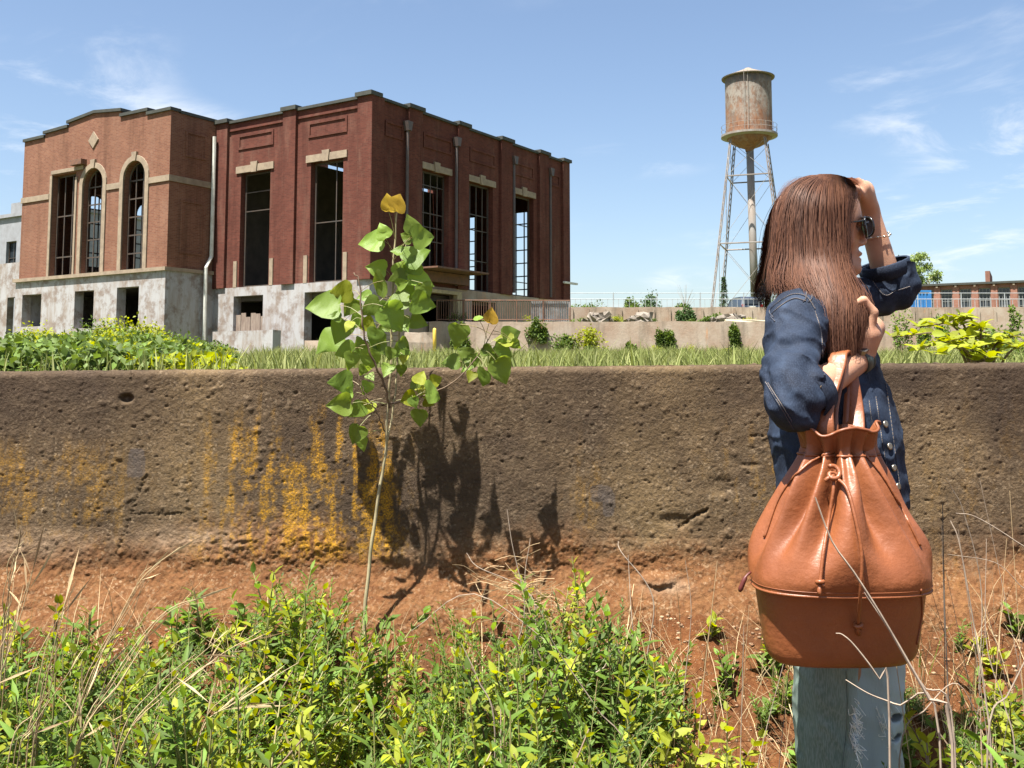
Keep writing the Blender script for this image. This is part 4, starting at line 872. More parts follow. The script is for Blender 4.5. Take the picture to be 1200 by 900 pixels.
for k in range(16):
    px = rs.uniform(1060, 1215) if k < 12 else rs.uniform(760, 880); d = rs.uniform(2.0, 2.9); x = (px-600)/F*d; z = gz1(x, d); p0 = px_of(x, d, z); t = rs.uniform(560, 760) if k < 12 else rs.uniform(680, 780); lx = rs.normal(0, 35)
    strawtuft([(p0[0], p0[1]), (p0[0]+lx*.3, p0[1]*.6+t*.4), (p0[0]+lx, t)], d, 1, 'thin upright dead stalk '+('among the weeds past the bag' if k < 12 else 'on the dirt beside the bag'), 'thin dead stalks '+('past the bag' if k < 12 else 'beside the bag'), [TWIG, G_STRAW, TWIGD][k % 3], .0013, leaf=False, seed=k+300)
# gravel on the bank
pts = []; 
n = 9000; gx = rg.uniform(-2.2, 2.2, n); gy = 3.14-np.abs(rg.normal(0, 0.28, n)); gyk = gy > 1.9; gx, gy = gx[gyk], gy[gyk]
gzv = front_z(gx, gy); ico = np.array([(0, 0, 1), (.9, 0, .1), (.28, .85, -.1), (-.72, .53, .15), (-.72, -.53, -.1), (.28, -.85, .1), (0, 0, -1)]); icf = np.array([(0, 1, 2), (0, 2, 3), (0, 3, 4), (0, 4, 5), (0, 5, 1), (6, 2, 1), (6, 3, 2), (6, 4, 3), (6, 5, 4), (6, 1, 5)])
sz = 0.0018+0.006*rg.random(len(gx))**6; M = rot_from(unit(rg.normal(0, 1, (len(gx), 3))), unit(rg.normal(0, 1, (len(gx), 3))))
V, Fc = scatter(ico, icf, np.c_[gx, gy, gzv+sz*0.05], M, np.c_[sz*1.3, sz, sz*0.8])
gr = link('gravel', mesh_from('gravel', V, Fc, False, {'rnd': ('FACE', np.repeat(rg.random(len(gx)), len(icf)))}), leafmat('gravel_stone', (0.14, 0.075, 0.038), (0.30, 0.205, 0.125), trans=0.0, rough=0.9, huevar=0.005))
tag(gr, 'loose red and tan gravel on the dirt bank below the wall', 'gravel', kind='stuff')
# short grass and litter on the bank so that the ground is not bare between the weeds
def blades(name, gx, gy, gz_, h, w, mat, label, lean=0.5):
    n = len(gx); a = rg.uniform(0, 2*math.pi, n); l = rg.uniform(0.1, lean, n)*h; dx, dy = np.cos(a)*l, np.sin(a)*l; b = rg.uniform(0, 2*math.pi, n); wx, wy = np.cos(b)*w/2, np.sin(b)*w/2
    P = np.c_[gx, gy, gz_]
    V = np.stack([P+np.c_[-wx, -wy, 0*wx], P+np.c_[wx, wy, 0*wx], P+np.c_[dx*.4+wx*.7, dy*.4+wy*.7, h*.6], P+np.c_[dx*.4-wx*.7, dy*.4-wy*.7, h*.6], P+np.c_[dx, dy, h]], 1).reshape(-1, 3)
    i = np.arange(n)[:, None]*5; Fc = np.concatenate([np.stack([i+0, i+1, i+2], -1).reshape(-1, 3), np.stack([i+0, i+2, i+3], -1).reshape(-1, 3), np.stack([i+3, i+2, i+4], -1).reshape(-1, 3)])
    r_ = rg.random(n); o = link(name, mesh_from(name, V, Fc, False, {'rnd': ('FACE', np.concatenate([r_, r_, r_]))}), mat)
    return tag(o, label, 'grass', kind='stuff')
n = 9000; bx = rg.uniform(-2.4, 2.4, n); by = rg.uniform(1.7, 3.0, n); keep = (fbm(bx*3, by*3, 0, 2, 70) > 0.47) & ~((bx > 0.35) & (bx < 0.72) & (rg.random(n) < .8)) & ~((by > 2.75) & (rg.random(n) < .7)); bx, by = bx[keep], by[keep]
blades('grass', bx, by, front_z(bx, by), rg.uniform(0.04, 0.19, len(bx)), rg.uniform(0.002, 0.005, len(bx)), G_MID, 'short green grass blades between the weeds', 0.9)
n = 4200; bx = rg.uniform(-2.4, 2.4, n); by = rg.uniform(1.7, 3.05, n)
blades('dead_grass', bx, by, front_z(bx, by), rg.uniform(0.05, 0.28, n), rg.uniform(0.0015, 0.003, n), G_STRAW, 'scattered dry straw blades between the weeds', 1.5)

# ---------------------------------------------------------- poplar sapling in front of the wall
def poplar_tpl(fold, curl, seed):
    rr = np.random.default_rng(seed); V = [(0, 0, 0)]; half = [(0.0, 0.0), (0.20, -0.05), (0.40, 0.02), (0.50, 0.16), (0.49, 0.32), (0.41, 0.50), (0.28, 0.68), (0.14, 0.85), (0.0, 1.02)]
    L = [(-x, y) for x, y in half[1:-1]]; Rr = [(x, y) for x, y in half[1:-1]]
    f = lambda x, y: abs(x)*fold - curl*y*y + 0.03*math.sin(9*y+4*x+seed) + 0.02*rr.normal()
    ys = [0, 0.12, 0.24, 0.38, 0.52, 0.68, 0.84, 1.02]
    C_ = [(0, y, f(0, y)) for y in ys]; V = C_ + [(x*rr.uniform(.95, 1.05), y, f(x, y)) for x, y in L] + [(x*rr.uniform(.95, 1.05), y, f(x, y)) for x, y in Rr]
    # mid columns half way out for curvature
    Lm = [(x*0.5, (y+ys[min(i+0, 7)])*0.5, f(x*.5, y)*0.8) for i, (x, y) in enumerate(L)]; Rm = [(-x, y, z) for x, y, z in Lm]; o1 = len(C_); o2 = o1+7; o3 = o2+7; o4 = o3+7; V += Lm + Rm; Fc = []
    for i in range(6): Fc += [(i, i+1, o3+i+1), (i, o3+i+1, o3+i), (o3+i, o3+i+1, o1+i+1), (o3+i, o1+i+1, o1+i), (i+1, i, o4+i), (i+1, o4+i, o4+i+1), (o4+i+1, o4+i, o2+i), (o4+i+1, o2+i, o2+i+1)]
    Fc += [(6, 7, o3+6), (o3+6, 7, o1+6), (7, 6, o4+6), (7, o4+6, o2+6), (0, o3, o1), (0, o2, o4)]
    return np.array(V, float), np.array(Fc)
def zpx(zx, zy): return 340+0.378*zx, 200+0.378*zy
SD = 3.06
sap = thing('sapling', 'young poplar sapling with heart-shaped green leaves growing against the concrete wall', 'sapling', (W(425, 735, SD)[0], SD, gz1(W(425, 735, SD)[0], SD)-0.01)); SB = np.array(sap.location)
def sp3(pts, dy=0.0): return np.array([W(a, b, SD+o) for a, b, o in pts])-SB
g0 = [0, 0, 0]
ST = {'main': sp3([(427, 735, 0), (430, 690, 0), (438, 620, 0), (447, 560, 0), (452, 530, 0), (455, 470, -.01), (458, 430, -.02), (460, 330, -.03), (463, 280, -.03), (466, 236, -.03)]),
      'left': sp3([(456, 478, -.01), (452, 455, -.03), (440, 428, -.06), (428, 398, -.08), (424, 370, -.09), (421, 330, -.09), (414, 320, -.09)]),
      'right': sp3([(455, 474, -.01), (480, 468, -.03), (505, 461, -.04), (535, 445, -.05), (562, 414, -.06), (582, 380, -.06)]),
      'twin': sp3([(450, 540, 0), (462, 470, .03), (466, 420, .04), (470, 360, .04), (471, 310, .04), (478, 280, .04)]),
      'low': sp3([(453, 510, 0), (440, 480, -.04), (428, 462, -.06), (420, 440, -.07), (425, 500, -.07)][:4])}
ST['main'] = np.vstack([[0, 0, 0], ST['main'][1:]])
rad = {'main': (.0062, .0022), 'left': (.0042, .0018), 'right': (.0032, .0014), 'twin': (.0032, .0016), 'low': (.0022, .0012)}
ALLP = []
for k, P in ST.items():
    C_ = spline(P, 46); m = MB(); m.tube(C_ + (np.sin(np.arange(46)*1.3)*0.0012)[:, None], np.linspace(*rad[k], 46), 7); m.build('stem', STEMP if k in ('main', 'twin') else STEMB, sap, True); ALLP.append(C_)
ALLP = np.vstack(ALLP)
# x, y in the zoomed sheet, width, direction of the tip in the picture (deg), tilt, colour
LV = [(250,220,92,180,.5,0),(285,185,60,120,1.3,0),(373,165,74,110,.7,0),(415,205,88,10,.7,0),(392,258,95,30,.4,0),(265,303,70,170,.7,0),(275,360,98,200,.5,0),(345,300,60,60,.9,0),(405,340,95,-15,.6,0),(415,412,85,-15,.3,0),(250,425,75,215,.6,0),(320,460,105,-50,.35,0),
      (100,418,115,180,.4,0),(155,378,80,190,.6,1),(185,425,70,230,.6,0),(155,500,85,245,.7,0),(120,530,98,225,.4,0),(215,550,66,240,.8,0),(285,545,85,-35,.5,0),(260,515,60,250,.8,0),(355,480,60,-60,.7,0),(400,470,60,-20,.9,0),(245,590,75,260,.7,0),(355,540,50,-20,.7,0),(352,585,34,-90,.8,1),
      (155,655,80,185,.6,0),(150,725,80,185,.7,0),(205,745,62,220,.8,0),(237,735,58,250,.6,1),(205,820,66,250,.7,0),(225,850,48,-80,.7,0),(235,675,48,250,.8,0),(405,640,50,70,.6,1),(455,648,48,20,.7,1),(385,655,44,110,1.0,0),(365,708,60,200,.6,1),(410,683,56,160,.6,1),(450,690,84,10,1.0,0),(402,768,62,-90,.5,0),
      (520,515,84,255,.5,0),(498,592,60,190,.5,0),(540,565,56,150,.8,0),(570,590,46,-80,.8,0),(690,508,72,15,.6,0),(660,525,66,170,.6,1),(662,560,72,-30,.6,0),(595,645,68,235,.6,0),(655,625,92,-60,.5,0),(580,455,34,110,1.2,0),(335,330,60,200,1.0,0),(300,480,68,210,.7,0),(375,300,70,200,.9,0),(330,400,80,190,.8,0),(365,380,70,-40,.8,0),(235,480,60,200,.9,1),(190,590,60,250,.8,0),(300,620,50,250,.9,0),(420,375,60,-70,.9,0),(170,560,70,200,.6,0),(340,560,60,220,.9,0)]
LV += [(230,390,50,200,.6,0),(290,430,50,240,.7,0),(350,350,44,20,.8,0),(205,470,56,230,.5,0),(180,480,40,260,.9,1),(265,560,44,-70,.6,0),(310,570,46,250,.7,0),(140,450,44,190,.9,0),(330,250,44,170,1.,0),(360,205,48,150,.9,0),(225,620,40,240,.8,0),(175,690,42,190,.7,0),(250,640,36,-60,.7,0),(345,620,40,-90,.8,0),(385,720,40,-70,.8,0),(430,720,38,-20,.7,1),(545,610,44,220,.6,0),(615,560,46,-30,.7,0),(630,590,44,200,.8,0),(700,540,40,-40,.7,0),(560,640,40,250,.6,1)]
YL = [(305,97,66,100,.3,2),(338,95,70,60,.5,2),(622,447,56,80,.9,2)]
tp = [poplar_tpl(.18, .16, 1), poplar_tpl(.05, .30, 2), poplar_tpl(.28, .08, 3)]
for i, (zx, zy, w, ang, tilt, col) in enumerate(LV+YL):
    px, py = zpx(zx, zy); rr = np.random.default_rng(300+i); off = rr.uniform(-0.075, 0.045) if zx < 470 else rr.uniform(-0.06, 0.03)
    off -= 0.065*float(np.clip((560-py)/330, 0, 1)); ctr = W(px, py, SD+off)-SB; size = w*0.378/F*SD*0.92
    a = R(ang); y_ = unit(np.array([math.cos(a), rr.uniform(-.35, .35), math.sin(a)])); n_ = unit(np.array([rr.uniform(-.45, .45), -1.0, 0.22+tilt*0.62]) + rr.normal(0, .18, 3))
    base = ctr - y_*size*0.5
    sv = np.array(SUN)
    if i % 4: n_ = unit(n_ - sv*(n_@sv)*0.85 + sv*0.05)
    y_ = unit(y_ - n_*(y_@n_)); base = ctr - y_*size*0.5
    key = ('pop', i % 3, col)
    leaf_objs(tp[i % 3], key, [base], y_[None], n_[None], [size], G_POPY if col == 2 else (G_YEL if col == 1 else G_POP), sap)
    dd = np.linalg.norm(ALLP - (base - y_*0.05 + np.array([0, 0, -0.03])), axis=1); q_ = ALLP[np.argmin(dd)]
    m = MB(); m.tube(spline([q_, (q_+base)/2+np.array([0, 0, .008]), base], 7), .0009, 4)
    m.build('petiole', STEMG, sap)

# ---------------------------------------------------------- bushes, trees and grass behind the wall
def bush(name, label, loc, rx, ry, h, n, ls, mat, cat='bush', group=None, seed=0, clumps=12, tpl=None, low=0.0, leafobj=False, stem=True, dense=0.35):
    rr = np.random.default_rng(seed); root = thing(name, label, cat, loc, 0, group)
    cc = []; 
    for k in range(clumps):
        a = rr.uniform(0, 2*math.pi); r_ = math.sqrt(rr.random())*0.72; zc = low+(1-low)*rr.uniform(0.18, 0.82)*(1-0.45*r_)
        cc.append((r_*math.cos(a)*rx, r_*math.sin(a)*ry, zc*h, rr.uniform(0.15, 0.48)))
    cc = np.array(cc); ci = rr.integers(0, clumps, n); d = unit(rr.normal(0, 1, (n, 3))); rad = (dense+(1-dense)*rr.random(n)**0.5)[:, None]
    S_ = np.c_[cc[ci, 3]*rx, cc[ci, 3]*ry, cc[ci, 3]*h*0.8]
    pos = cc[ci, :3] + d*S_*rad*rr.uniform(0.7, 1.25, (n, 1)); pos[:, 2] = np.maximum(pos[:, 2], 0.02*h)
    nm = unit(d+np.array([0, 0, 0.9])+rr.normal(0, .45, (n, 3))); yd = unit(rr.normal(0, 1, (n, 3))+d*0.7); sz = ls*rr.uniform(0.6, 1.35, n)
    if leafobj: leaf_objs(tpl or OV, (name, mat.name), pos, yd, nm, sz, mat, root)
    else: foliage('foliage', tpl or SM, pos, yd, nm, sz, mat, root)
    if stem:
        m = MB()
        for c_ in cc[:7]: m.tube(spline([[c_[0]*.12, c_[1]*.12, -0.05], [c_[0]*.4, c_[1]*.4, c_[2]*.5], c_[:3]], 7), np.linspace(.03, .01, 7)*max(.25, h/3), 5)
        m.build('stem', STEMB, root)
    return root
fz = lambda x, y: float(ground_z(np.array([x]), np.array([y]))[0])
BT = [(-30, 396), (20, 392), (60, 378), (110, 373), (150, 374), (190, 384), (230, 394), (270, 412), (305, 424), (340, 434)]
BZ = ['the square window', 'the middle arch', 'the arch by the building corner', 'the white downpipe', 'the tall hall base']
k = 0
for d in (44.0, 39.0, 33.0, 27.0, 21.0, 15.0):
    for px in np.arange(-25, 350 - (44-d)*1.0, 26+(44-d)*1.0):
        pxj = px+rg.uniform(-8, 8); top = np.interp(pxj, *zip(*BT)) + (44-d)*0.75 + rg.uniform(-2, 6)
        p = W(pxj, top, d); z = fz(p[0], d); h = p[2]-z
        if h < 0.25: continue
        w_ = rg.uniform(0.75, 1.15)*(1.0+0.02*d)
        bush('bush', 'scrubby bush in the '+('back row' if d > 36 else 'middle row' if d > 24 else 'front row')+' of the thicket before '+BZ[int(np.searchsorted([60, 125, 200, 260], pxj))], (p[0], d, z-0.05), w_, w_*0.9, h*1.12, 900, 0.15, G_BUSH if rg.random() < .8 else G_YEL, 'bush', 'thicket '+('back' if d > 36 else 'middle' if d > 24 else 'front')+' row before '+BZ[int(np.searchsorted([60, 125, 200, 260], pxj))], 400+k, 9); k += 1
# bushes on the plateau and ledge
for (px, top, d, w_, lab, mt, zb_) in [(687, 344, 84, 1.6, 'wide green bush just past the corner of the dark brick hall', G_BUSH, 5.15), (762, 334, 84, 1.5, 'tall rounded green bush behind the wire fence', G_DARK, 5.15), (742, 344, 84, 1.4, 'lower pale bush leaning on the rounded one', G_BUSH, 5.15),
                                 (902, 336, 96, 2.0, 'dark bush behind the riser of the water tower', G_DARK, 5.15), (803, 358, 50.5, 0.62, 'dense dark green bush sitting on the retaining wall lip', G_DARK, 3.45), (655, 368, 49.8, 0.9, 'low green weeds on the ledge by the railing end', G_BUSH, 3.45),
                                 (833, 366, 50.0, 0.7, 'sparse olive weeds among the rubble on the ledge', G_BUSH, 3.45), (800, 352, 75, .5, 'small shrub behind the fence line', G_BUSH, 5.15)]:
    p = W(px, top, d); bush('bush', lab, (p[0], d, zb_), w_, w_*0.9, max(0.4, p[2]-zb_), 1500, 0.12 if d < 60 else 0.2, mt, 'bush', None, px, 10)
for (px, top, d, w_, lab) in [(660, 386, 47.6, .8, 'bright shrub climbing the retaining wall below the railing end'), (688, 380, 47.6, .85, 'taller bright shrub climbing the retaining wall'), (540, 378, 47.8, .5, 'weed hanging over the retaining wall below the railing'), (629, 372, 47.9, .6, 'vine clump draped from the top of the retaining wall'),
                              (668, 420, 44, .9, 'low yellow-green shrub in the grass before the retaining wall'), (739, 398, 47.8, .32, 'narrow vine streak on the retaining wall'), (784, 380, 47.9, .3, 'thin vine hanging near the middle of the retaining wall'), (774, 379, 47.9, .22, 'short vine hanging beside the thin one'), (862, 378, 47.9, .3, 'vine hanging by the rust stain on the retaining wall')]:
    p = W(px, top, d); zb_ = fz(p[0], d)-0.05
    hang = px in (629, 739, 784, 774, 862)
    if hang: zb_ = p[2]-(1.2 if px != 739 else 1.0)
    bush('vine' if hang else 'shrub', lab, (p[0], 48.17 if hang else d, zb_), w_, 0.14 if hang else w_*.5, p[2]-zb_, 1500, 0.13, G_BUSH if hang else (G_YEL if px in (688, 668) else G_BUSH), 'vine' if hang else 'shrub', None, px+3, 10, stem=not hang, low=0.0)
rs = np.random.default_rng(606)
for k in range(26):
    px = rs.uniform(520, 895) if k < 14 else rs.uniform(560, 895); onlip = k < 10; d = rs.uniform(48.9, 50.2) if onlip else rs.uniform(46.8, 47.9); p = W(px, 400, d); zb_ = 3.45 if onlip else fz(p[0], d)-.05
    bush('wall_weed', 'ragged green weed '+('on the lip of the long retaining wall' if onlip else 'in the grass at the foot of the long retaining wall'), (p[0], d, zb_), rs.uniform(.3, .8), rs.uniform(.2, .4), rs.uniform(.25, .75), 420, .10, [G_BUSH, G_MID, G_YEL][k % 3], 'weed', 'weeds '+('on the wall lip' if onlip else 'at the wall foot'), 900+k, 7, tpl=SN, dense=.1)
# conifer
p = W(848, 325, 88); con = thing('conifer', 'small dark conifer standing under the water tower', 'tree', (p[0], 88, 5.15)); hc_ = p[2]-5.15
m = MB(); m.tube([(0, 0, -0.05), (0, 0, hc_)], [0.08, 0.015], 6); m.build('trunk', STEMB, con)
n = 1600; t = rg.random(n)**0.8; a = rg.uniform(0, 2*math.pi, n); rr_ = (1-t)*0.62*(0.4+0.6*rg.random(n))*(0.75+0.25*np.sin(t*40))
foliage('crown', SN, np.c_[rr_*np.cos(a), rr_*np.sin(a), 0.25+t*(hc_-0.2)], unit(np.c_[np.cos(a), np.sin(a), 0*a-.25]), unit(rg.normal(0, .4, (n, 3))+[0, 0, 1]), rg.uniform(.15, .3, n), G_DARK, con)
# bare shrub
p = W(803, 332, 80); bs = thing('bare_shrub', 'leafless grey shrub behind the wire fence', 'shrub', (p[0], 80, 5.15)); m = MB()
for k in range(26):
    a = rg.uniform(0, 6.28); e = np.array([math.cos(a)*rg.uniform(.1, .8), math.sin(a)*.5, rg.uniform(1.0, p[2]-5.15)]); m.tube(spline([[0, 0, -.05], e*[.2, .2, .5], e], 6), np.linspace(.02, .006, 6), 3)
m.build('branches', TWIG, bs)
# loose tree beyond the container
p = W(1072, 288, 100); tr = thing('leafy_tree', 'airy light green tree rising behind the blue container', 'tree', (p[0], 100, 5.1)); ht = p[2]-5.1
m = MB(); m.tube(spline([[0, 0, -.1], [.1, 0, 1.6], [-.1, 0, 3.0]], 8), np.linspace(.22, .13, 8), 7); m.build('trunk', STEMB, tr)
cl_ = []
m = MB()
for k in range(30):
    a = rg.uniform(0, 6.28); r_ = rg.uniform(.3, 3.9); zc = rg.uniform(2.2, ht-.4)*(1-.05*r_); c_ = np.array([r_*math.cos(a), r_*math.sin(a)*.8, zc]); cl_.append(c_); m.tube(spline([[0, 0, min(2.8, zc*.6)], c_*[.5, .5, .85], c_], 6), np.linspace(.06, .012, 6), 4)
m.build('limbs', STEMB, tr); cl_ = np.array(cl_); n = 8000; ci = rg.integers(0, 30, n); dv = unit(rg.normal(0, 1, (n, 3)))
foliage('crown', SM, cl_[ci]+dv*rg.uniform(.15, .8, (n, 1))*[1, 1, .65], unit(rg.normal(0, 1, (n, 3))), unit(rg.normal(0, .6, (n, 3))+[0, 0, 1]), rg.uniform(.16, .32, n), leafmat('pale_tree_leaf', (0.14, 0.20, 0.05), (0.22, 0.28, 0.08), trans=.35), tr)
# bright leafy shrub right behind the wall, leaves one by one
sh = thing('broadleaf_shrub', 'bright yellow-green broad-leaved shrub just behind the concrete wall', 'shrub', (W(1150, 450, 5.6)[0], 5.6, fz(2.5, 5.6)-0.02)); SBs = np.array(sh.location); tips = []
for (px, py, d) in [(1045, 395, 5.2), (1075, 383, 5.5), (1100, 378, 5.6), (1125, 372, 5.5), (1150, 385, 5.4), (1110, 400, 5.3), (1170, 402, 5.5), (1195, 408, 5.4), (1140, 410, 5.3), (1075, 408, 5.2), (1225, 400, 5.5), (1160, 420, 5.3), (1260, 412, 5.6), (1095, 415, 5.1)]:
    P = W(px, py, d)-SBs; C_ = spline([[0, 0, 0], P*[.35, .4, .75]+[0, 0, .1], P], 24); m = MB(); m.tube(C_, np.linspace(.010, .003, 24), 5); m.build('stem', STEMB, sh)
    for k in range(22):
        t = 23-int(k*0.7); q_ = C_[t]; a = k*2.4; y_ = unit(np.array([math.cos(a), math.sin(a)*.8, .25+.3*(k < 3)])+rg.normal(0, .2, 3)); leaf_objs(leaf_t(.55, .1, .2), ('broad', 1), [q_], y_[None], unit(np.array([[.0, -.35, 1.]])+rg.normal(0, .35, (1, 3))), [rg.uniform(.05, .10)], G_YEL, sh)
for (px, top, d, w_, lab) in [(1057, 350, 40, .55, 'small round-headed shrub against the blue container'), (1102, 358, 40, .5, 'upright bright shrub on the field before the mill'), (1082, 362, 40, .3, 'thin weed between two field shrubs'), (1186, 350, 36, .5, 'leafy shrub on the field before the mill windows'), (1137, 364, 42, .3, 'small sprig shrub on the field by the concrete wall'),
                              (1190, 372, 24, 1.1, 'broad grey-green weed bank on the field'), (1165, 385, 22, .9, 'low olive weeds beside the grey-green bank'), (1215, 378, 20, 1.0, 'large olive weeds at the end of the field')]:
    p = W(px, top, d); zb_ = fz(p[0], d)-.05; bush('shrub', lab, (p[0], d, zb_), w_, w_*.8, p[2]-zb_, 900, .10, G_BUSH if d < 30 else G_MID, 'shrub', None, px, 9)
# meadow grass
n = 46000; gy = 9+39*rg.random(n)**0.75; gx = gy*rg.uniform(-0.62, 0.62, n); keep = ~((gx < -6) & (gy > 44.5+(-6-gx)*0.4)) & ~((gx/gy < -0.26) & (rg.random(n) < 0.8)); gx, gy = gx[keep], gy[keep]
blades('meadow_grass', gx, gy, ground_z(gx, gy)-0.02, rg.uniform(.12, .42, len(gx))*(0.6+0.8*fbm(gx*.3, gy*.3, 0, 2, 90)), rg.uniform(.012, .03, len(gx)), G_GRASS, 'tall half-dry meadow grass on the field behind the wall', .8)
# ============================================================ PERSON
from mathutils.bvhtree import BVHTree
class Vol:                                        # smooth-blended solid on a grid, meshed by surface nets
    def __init__(s, lo, hi, h):
        s.lo = np.array(lo, float); s.h = h; s.n = np.ceil((np.array(hi)-s.lo)/h).astype(int)+1
        s.D = np.full(s.n, 0.2, np.float32)
    def _sub(s, lo, hi):
        a = np.clip(np.floor((np.asarray(lo)-s.lo)/s.h).astype(int), 0, s.n-1); b = np.clip(np.ceil((np.asarray(hi)-s.lo)/s.h).astype(int)+1, 1, s.n)
        if np.any(b-a < 2): return None, None
        ax = [s.lo[i]+s.h*np.arange(a[i], b[i]) for i in range(3)]
        P = np.stack(np.meshgrid(*ax, indexing='ij'), -1); return tuple(slice(a[i], b[i]) for i in range(3)), P
    def _comb(s, sl, d, k, sub):
        o = s.D[sl]; d = d.astype(np.float32)
        if sub: d = -d; hh = np.clip(0.5+0.5*(d-o)/k, 0, 1) if k else (d > o); s.D[sl] = (o+(d-o)*hh + k*hh*(1-hh)) if k else np.maximum(o, d)
        elif k: hh = np.clip(0.5+0.5*(o-d)/k, 0, 1); s.D[sl] = o+(d-o)*hh - k*hh*(1-hh)
        else: s.D[sl] = np.minimum(o, d)
    def cone(s, a, b, r1, r2, k=0.015, sub=False):
        a, b = np.asarray(a, float), np.asarray(b, float); m = max(r1, r2)+k+4*s.h+0.03
        sl, P = s._sub(np.minimum(a, b)-m, np.maximum(a, b)+m)
        if sl is None: return
        ba = b-a; t = np.clip(((P-a)@ba)/(ba@ba+1e-12), 0, 1); d = np.linalg.norm(P-a-t[..., None]*ba, axis=-1)-(r1+(r2-r1)*t); s._comb(sl, d, k, sub)
    def ell(s, c, r, k=0.015, sub=False, M=None):
        c, r = np.asarray(c, float), np.asarray(r, float); m = r.max()+k+4*s.h+0.02; sl, P = s._sub(c-m, c+m)
        if sl is None: return
        Q = P-c
        if M is not None: Q = Q@M
        k0 = np.linalg.norm(Q/r, axis=-1); k1 = np.linalg.norm(Q/r**2, axis=-1)+1e-9; s._comb(sl, k0*(k0-1)/k1, k, sub)
    def chain(s, pts, rad, k=0.012, sub=False):
        for i in range(len(pts)-1): s.cone(pts[i], pts[i+1], rad[i], rad[i+1], k, sub)
    def near(s, f, band=0.03):                    # add f(P) to the field near the surface
        i = np.argwhere(np.abs(s.D) < band); P = s.lo+i*s.h; s.D[tuple(i.T)] += f(P).astype(np.float32)
    def cut(s, f):                                # keep where f(P) < 0
        i = np.argwhere(s.D < 0.03); P = s.lo+i*s.h; s.D[tuple(i.T)] = np.maximum(s.D[tuple(i.T)], f(P).astype(np.float32))
    def mesh(s, smooth=2):
        D = s.D; S = D < 0; c = np.zeros(tuple(s.n-1), np.int8)
        offs = [(a, b, e) for a in (0, 1) for b in (0, 1) for e in (0, 1)]
        n = s.n
        for (a, b, e) in offs: c += S[a:n[0]-1+a, b:n[1]-1+b, e:n[2]-1+e]
        I = np.argwhere((c > 0) & (c < 8)); N = len(I); vid = np.full(tuple(n-1), -1, np.int64); vid[tuple(I.T)] = np.arange(N)
        pos = np.zeros((N, 3)); cnt = np.zeros(N)
        for o0 in offs:
            for ax in range(3):
                if o0[ax]: continue
                o1 = list(o0); o1[ax] = 1; v0 = D[tuple((I+o0).T)]; v1 = D[tuple((I+np.array(o1)).T)]; mk = (v0 < 0) != (v1 < 0)
                t = v0[mk]/(v0[mk]-v1[mk]); p = np.tile(np.array(o0, float), (mk.sum(), 1)); p[:, ax] = t; pos[mk] += p; cnt[mk] += 1
        V = s.lo + (I + pos/cnt[:, None])*s.h; Fs = []
        for ax in range(3):
            b, e = [(1, 2), (2, 0), (0, 1)][ax]
            sl0 = [slice(None)]*3; sl1 = [slice(None)]*3; sl0[ax] = slice(0, n[ax]-1); sl1[ax] = slice(1, n[ax])
            A, B = S[tuple(sl0)], S[tuple(sl1)]; ch = np.argwhere(A != B); ch = ch[(ch[:, b] > 0) & (ch[:, e] > 0) & (ch[:, b] < n[b]-1) & (ch[:, e] < n[e]-1)]
            q_ = []
            for (db, de) in ((-1, -1), (0, -1), (0, 0), (-1, 0)):
                w = ch.copy(); w[:, b] += db; w[:, e] += de; q_.append(vid[tuple(w.T)])
            q_ = np.stack(q_, -1); fl = ~A[tuple(ch.T)]; q_[fl] = q_[fl][:, ::-1]; Fs.append(q_)
        Fs = np.concatenate(Fs); Fs = Fs[(Fs >= 0).all(1)]
        for _ in range(smooth):
            ac = np.zeros((N, 3)); cn = np.zeros(N)
            for k in range(4):
                for j in (1, 3): np.add.at(ac, Fs[:, k], V[Fs[:, (k+j) % 4]]); np.add.at(cn, Fs[:, k], 1)
            V = 0.5*V + 0.5*ac/np.maximum(cn, 1)[:, None]
        return V, Fs
def bvh(V, Fc): return BVHTree.FromPolygons([Vector(v) for v in V], [list(map(int, f)) for f in Fc])
CAMP = Vector((0, 0, HC))
def hit(tree, px, py, lift=0.0):
    r = Vector(ray(px, py)).normalized(); h = tree.ray_cast(CAMP, r)
    if h[0] is None: return None
    return np.array(h[0] + h[1]*lift*(1 if h[1].dot(r) < 0 else -1))
def on_surface(tree, pts, n, lift):
    Q = spline(np.c_[np.array(pts, float), np.zeros(len(pts))], n)[:, :2]; out = [hit(tree, a, b, lift) for a, b in Q]
    return [p for p in out if p is not None]

Y0 = 2.27
PB = np.array([W(975, 900, Y0)[0], Y0, 0.0]); PB[2] = gz1(PB[0], PB[1])
person = thing('person', 'person in a dark denim jacket and pale jeans shading their eyes beside the wall', 'person', PB)
def wp(px, py, dy=0.0): return W(px, py, Y0+dy)
q = NT('skin'); c = q.mix(q.ramp(q.noise(30, 4), 0.35, 0.65), (0.42, 0.235, 0.150), (0.36, 0.190, 0.120))
SKIN = q.done(q.bsdf(c, 0.55, q.bump(q.noise(300, 3), 0.2, 0.002), 0, 0.3, Subsurface_Weight=0.12, Subsurface_Radius=(0.012, 0.005, 0.003)))
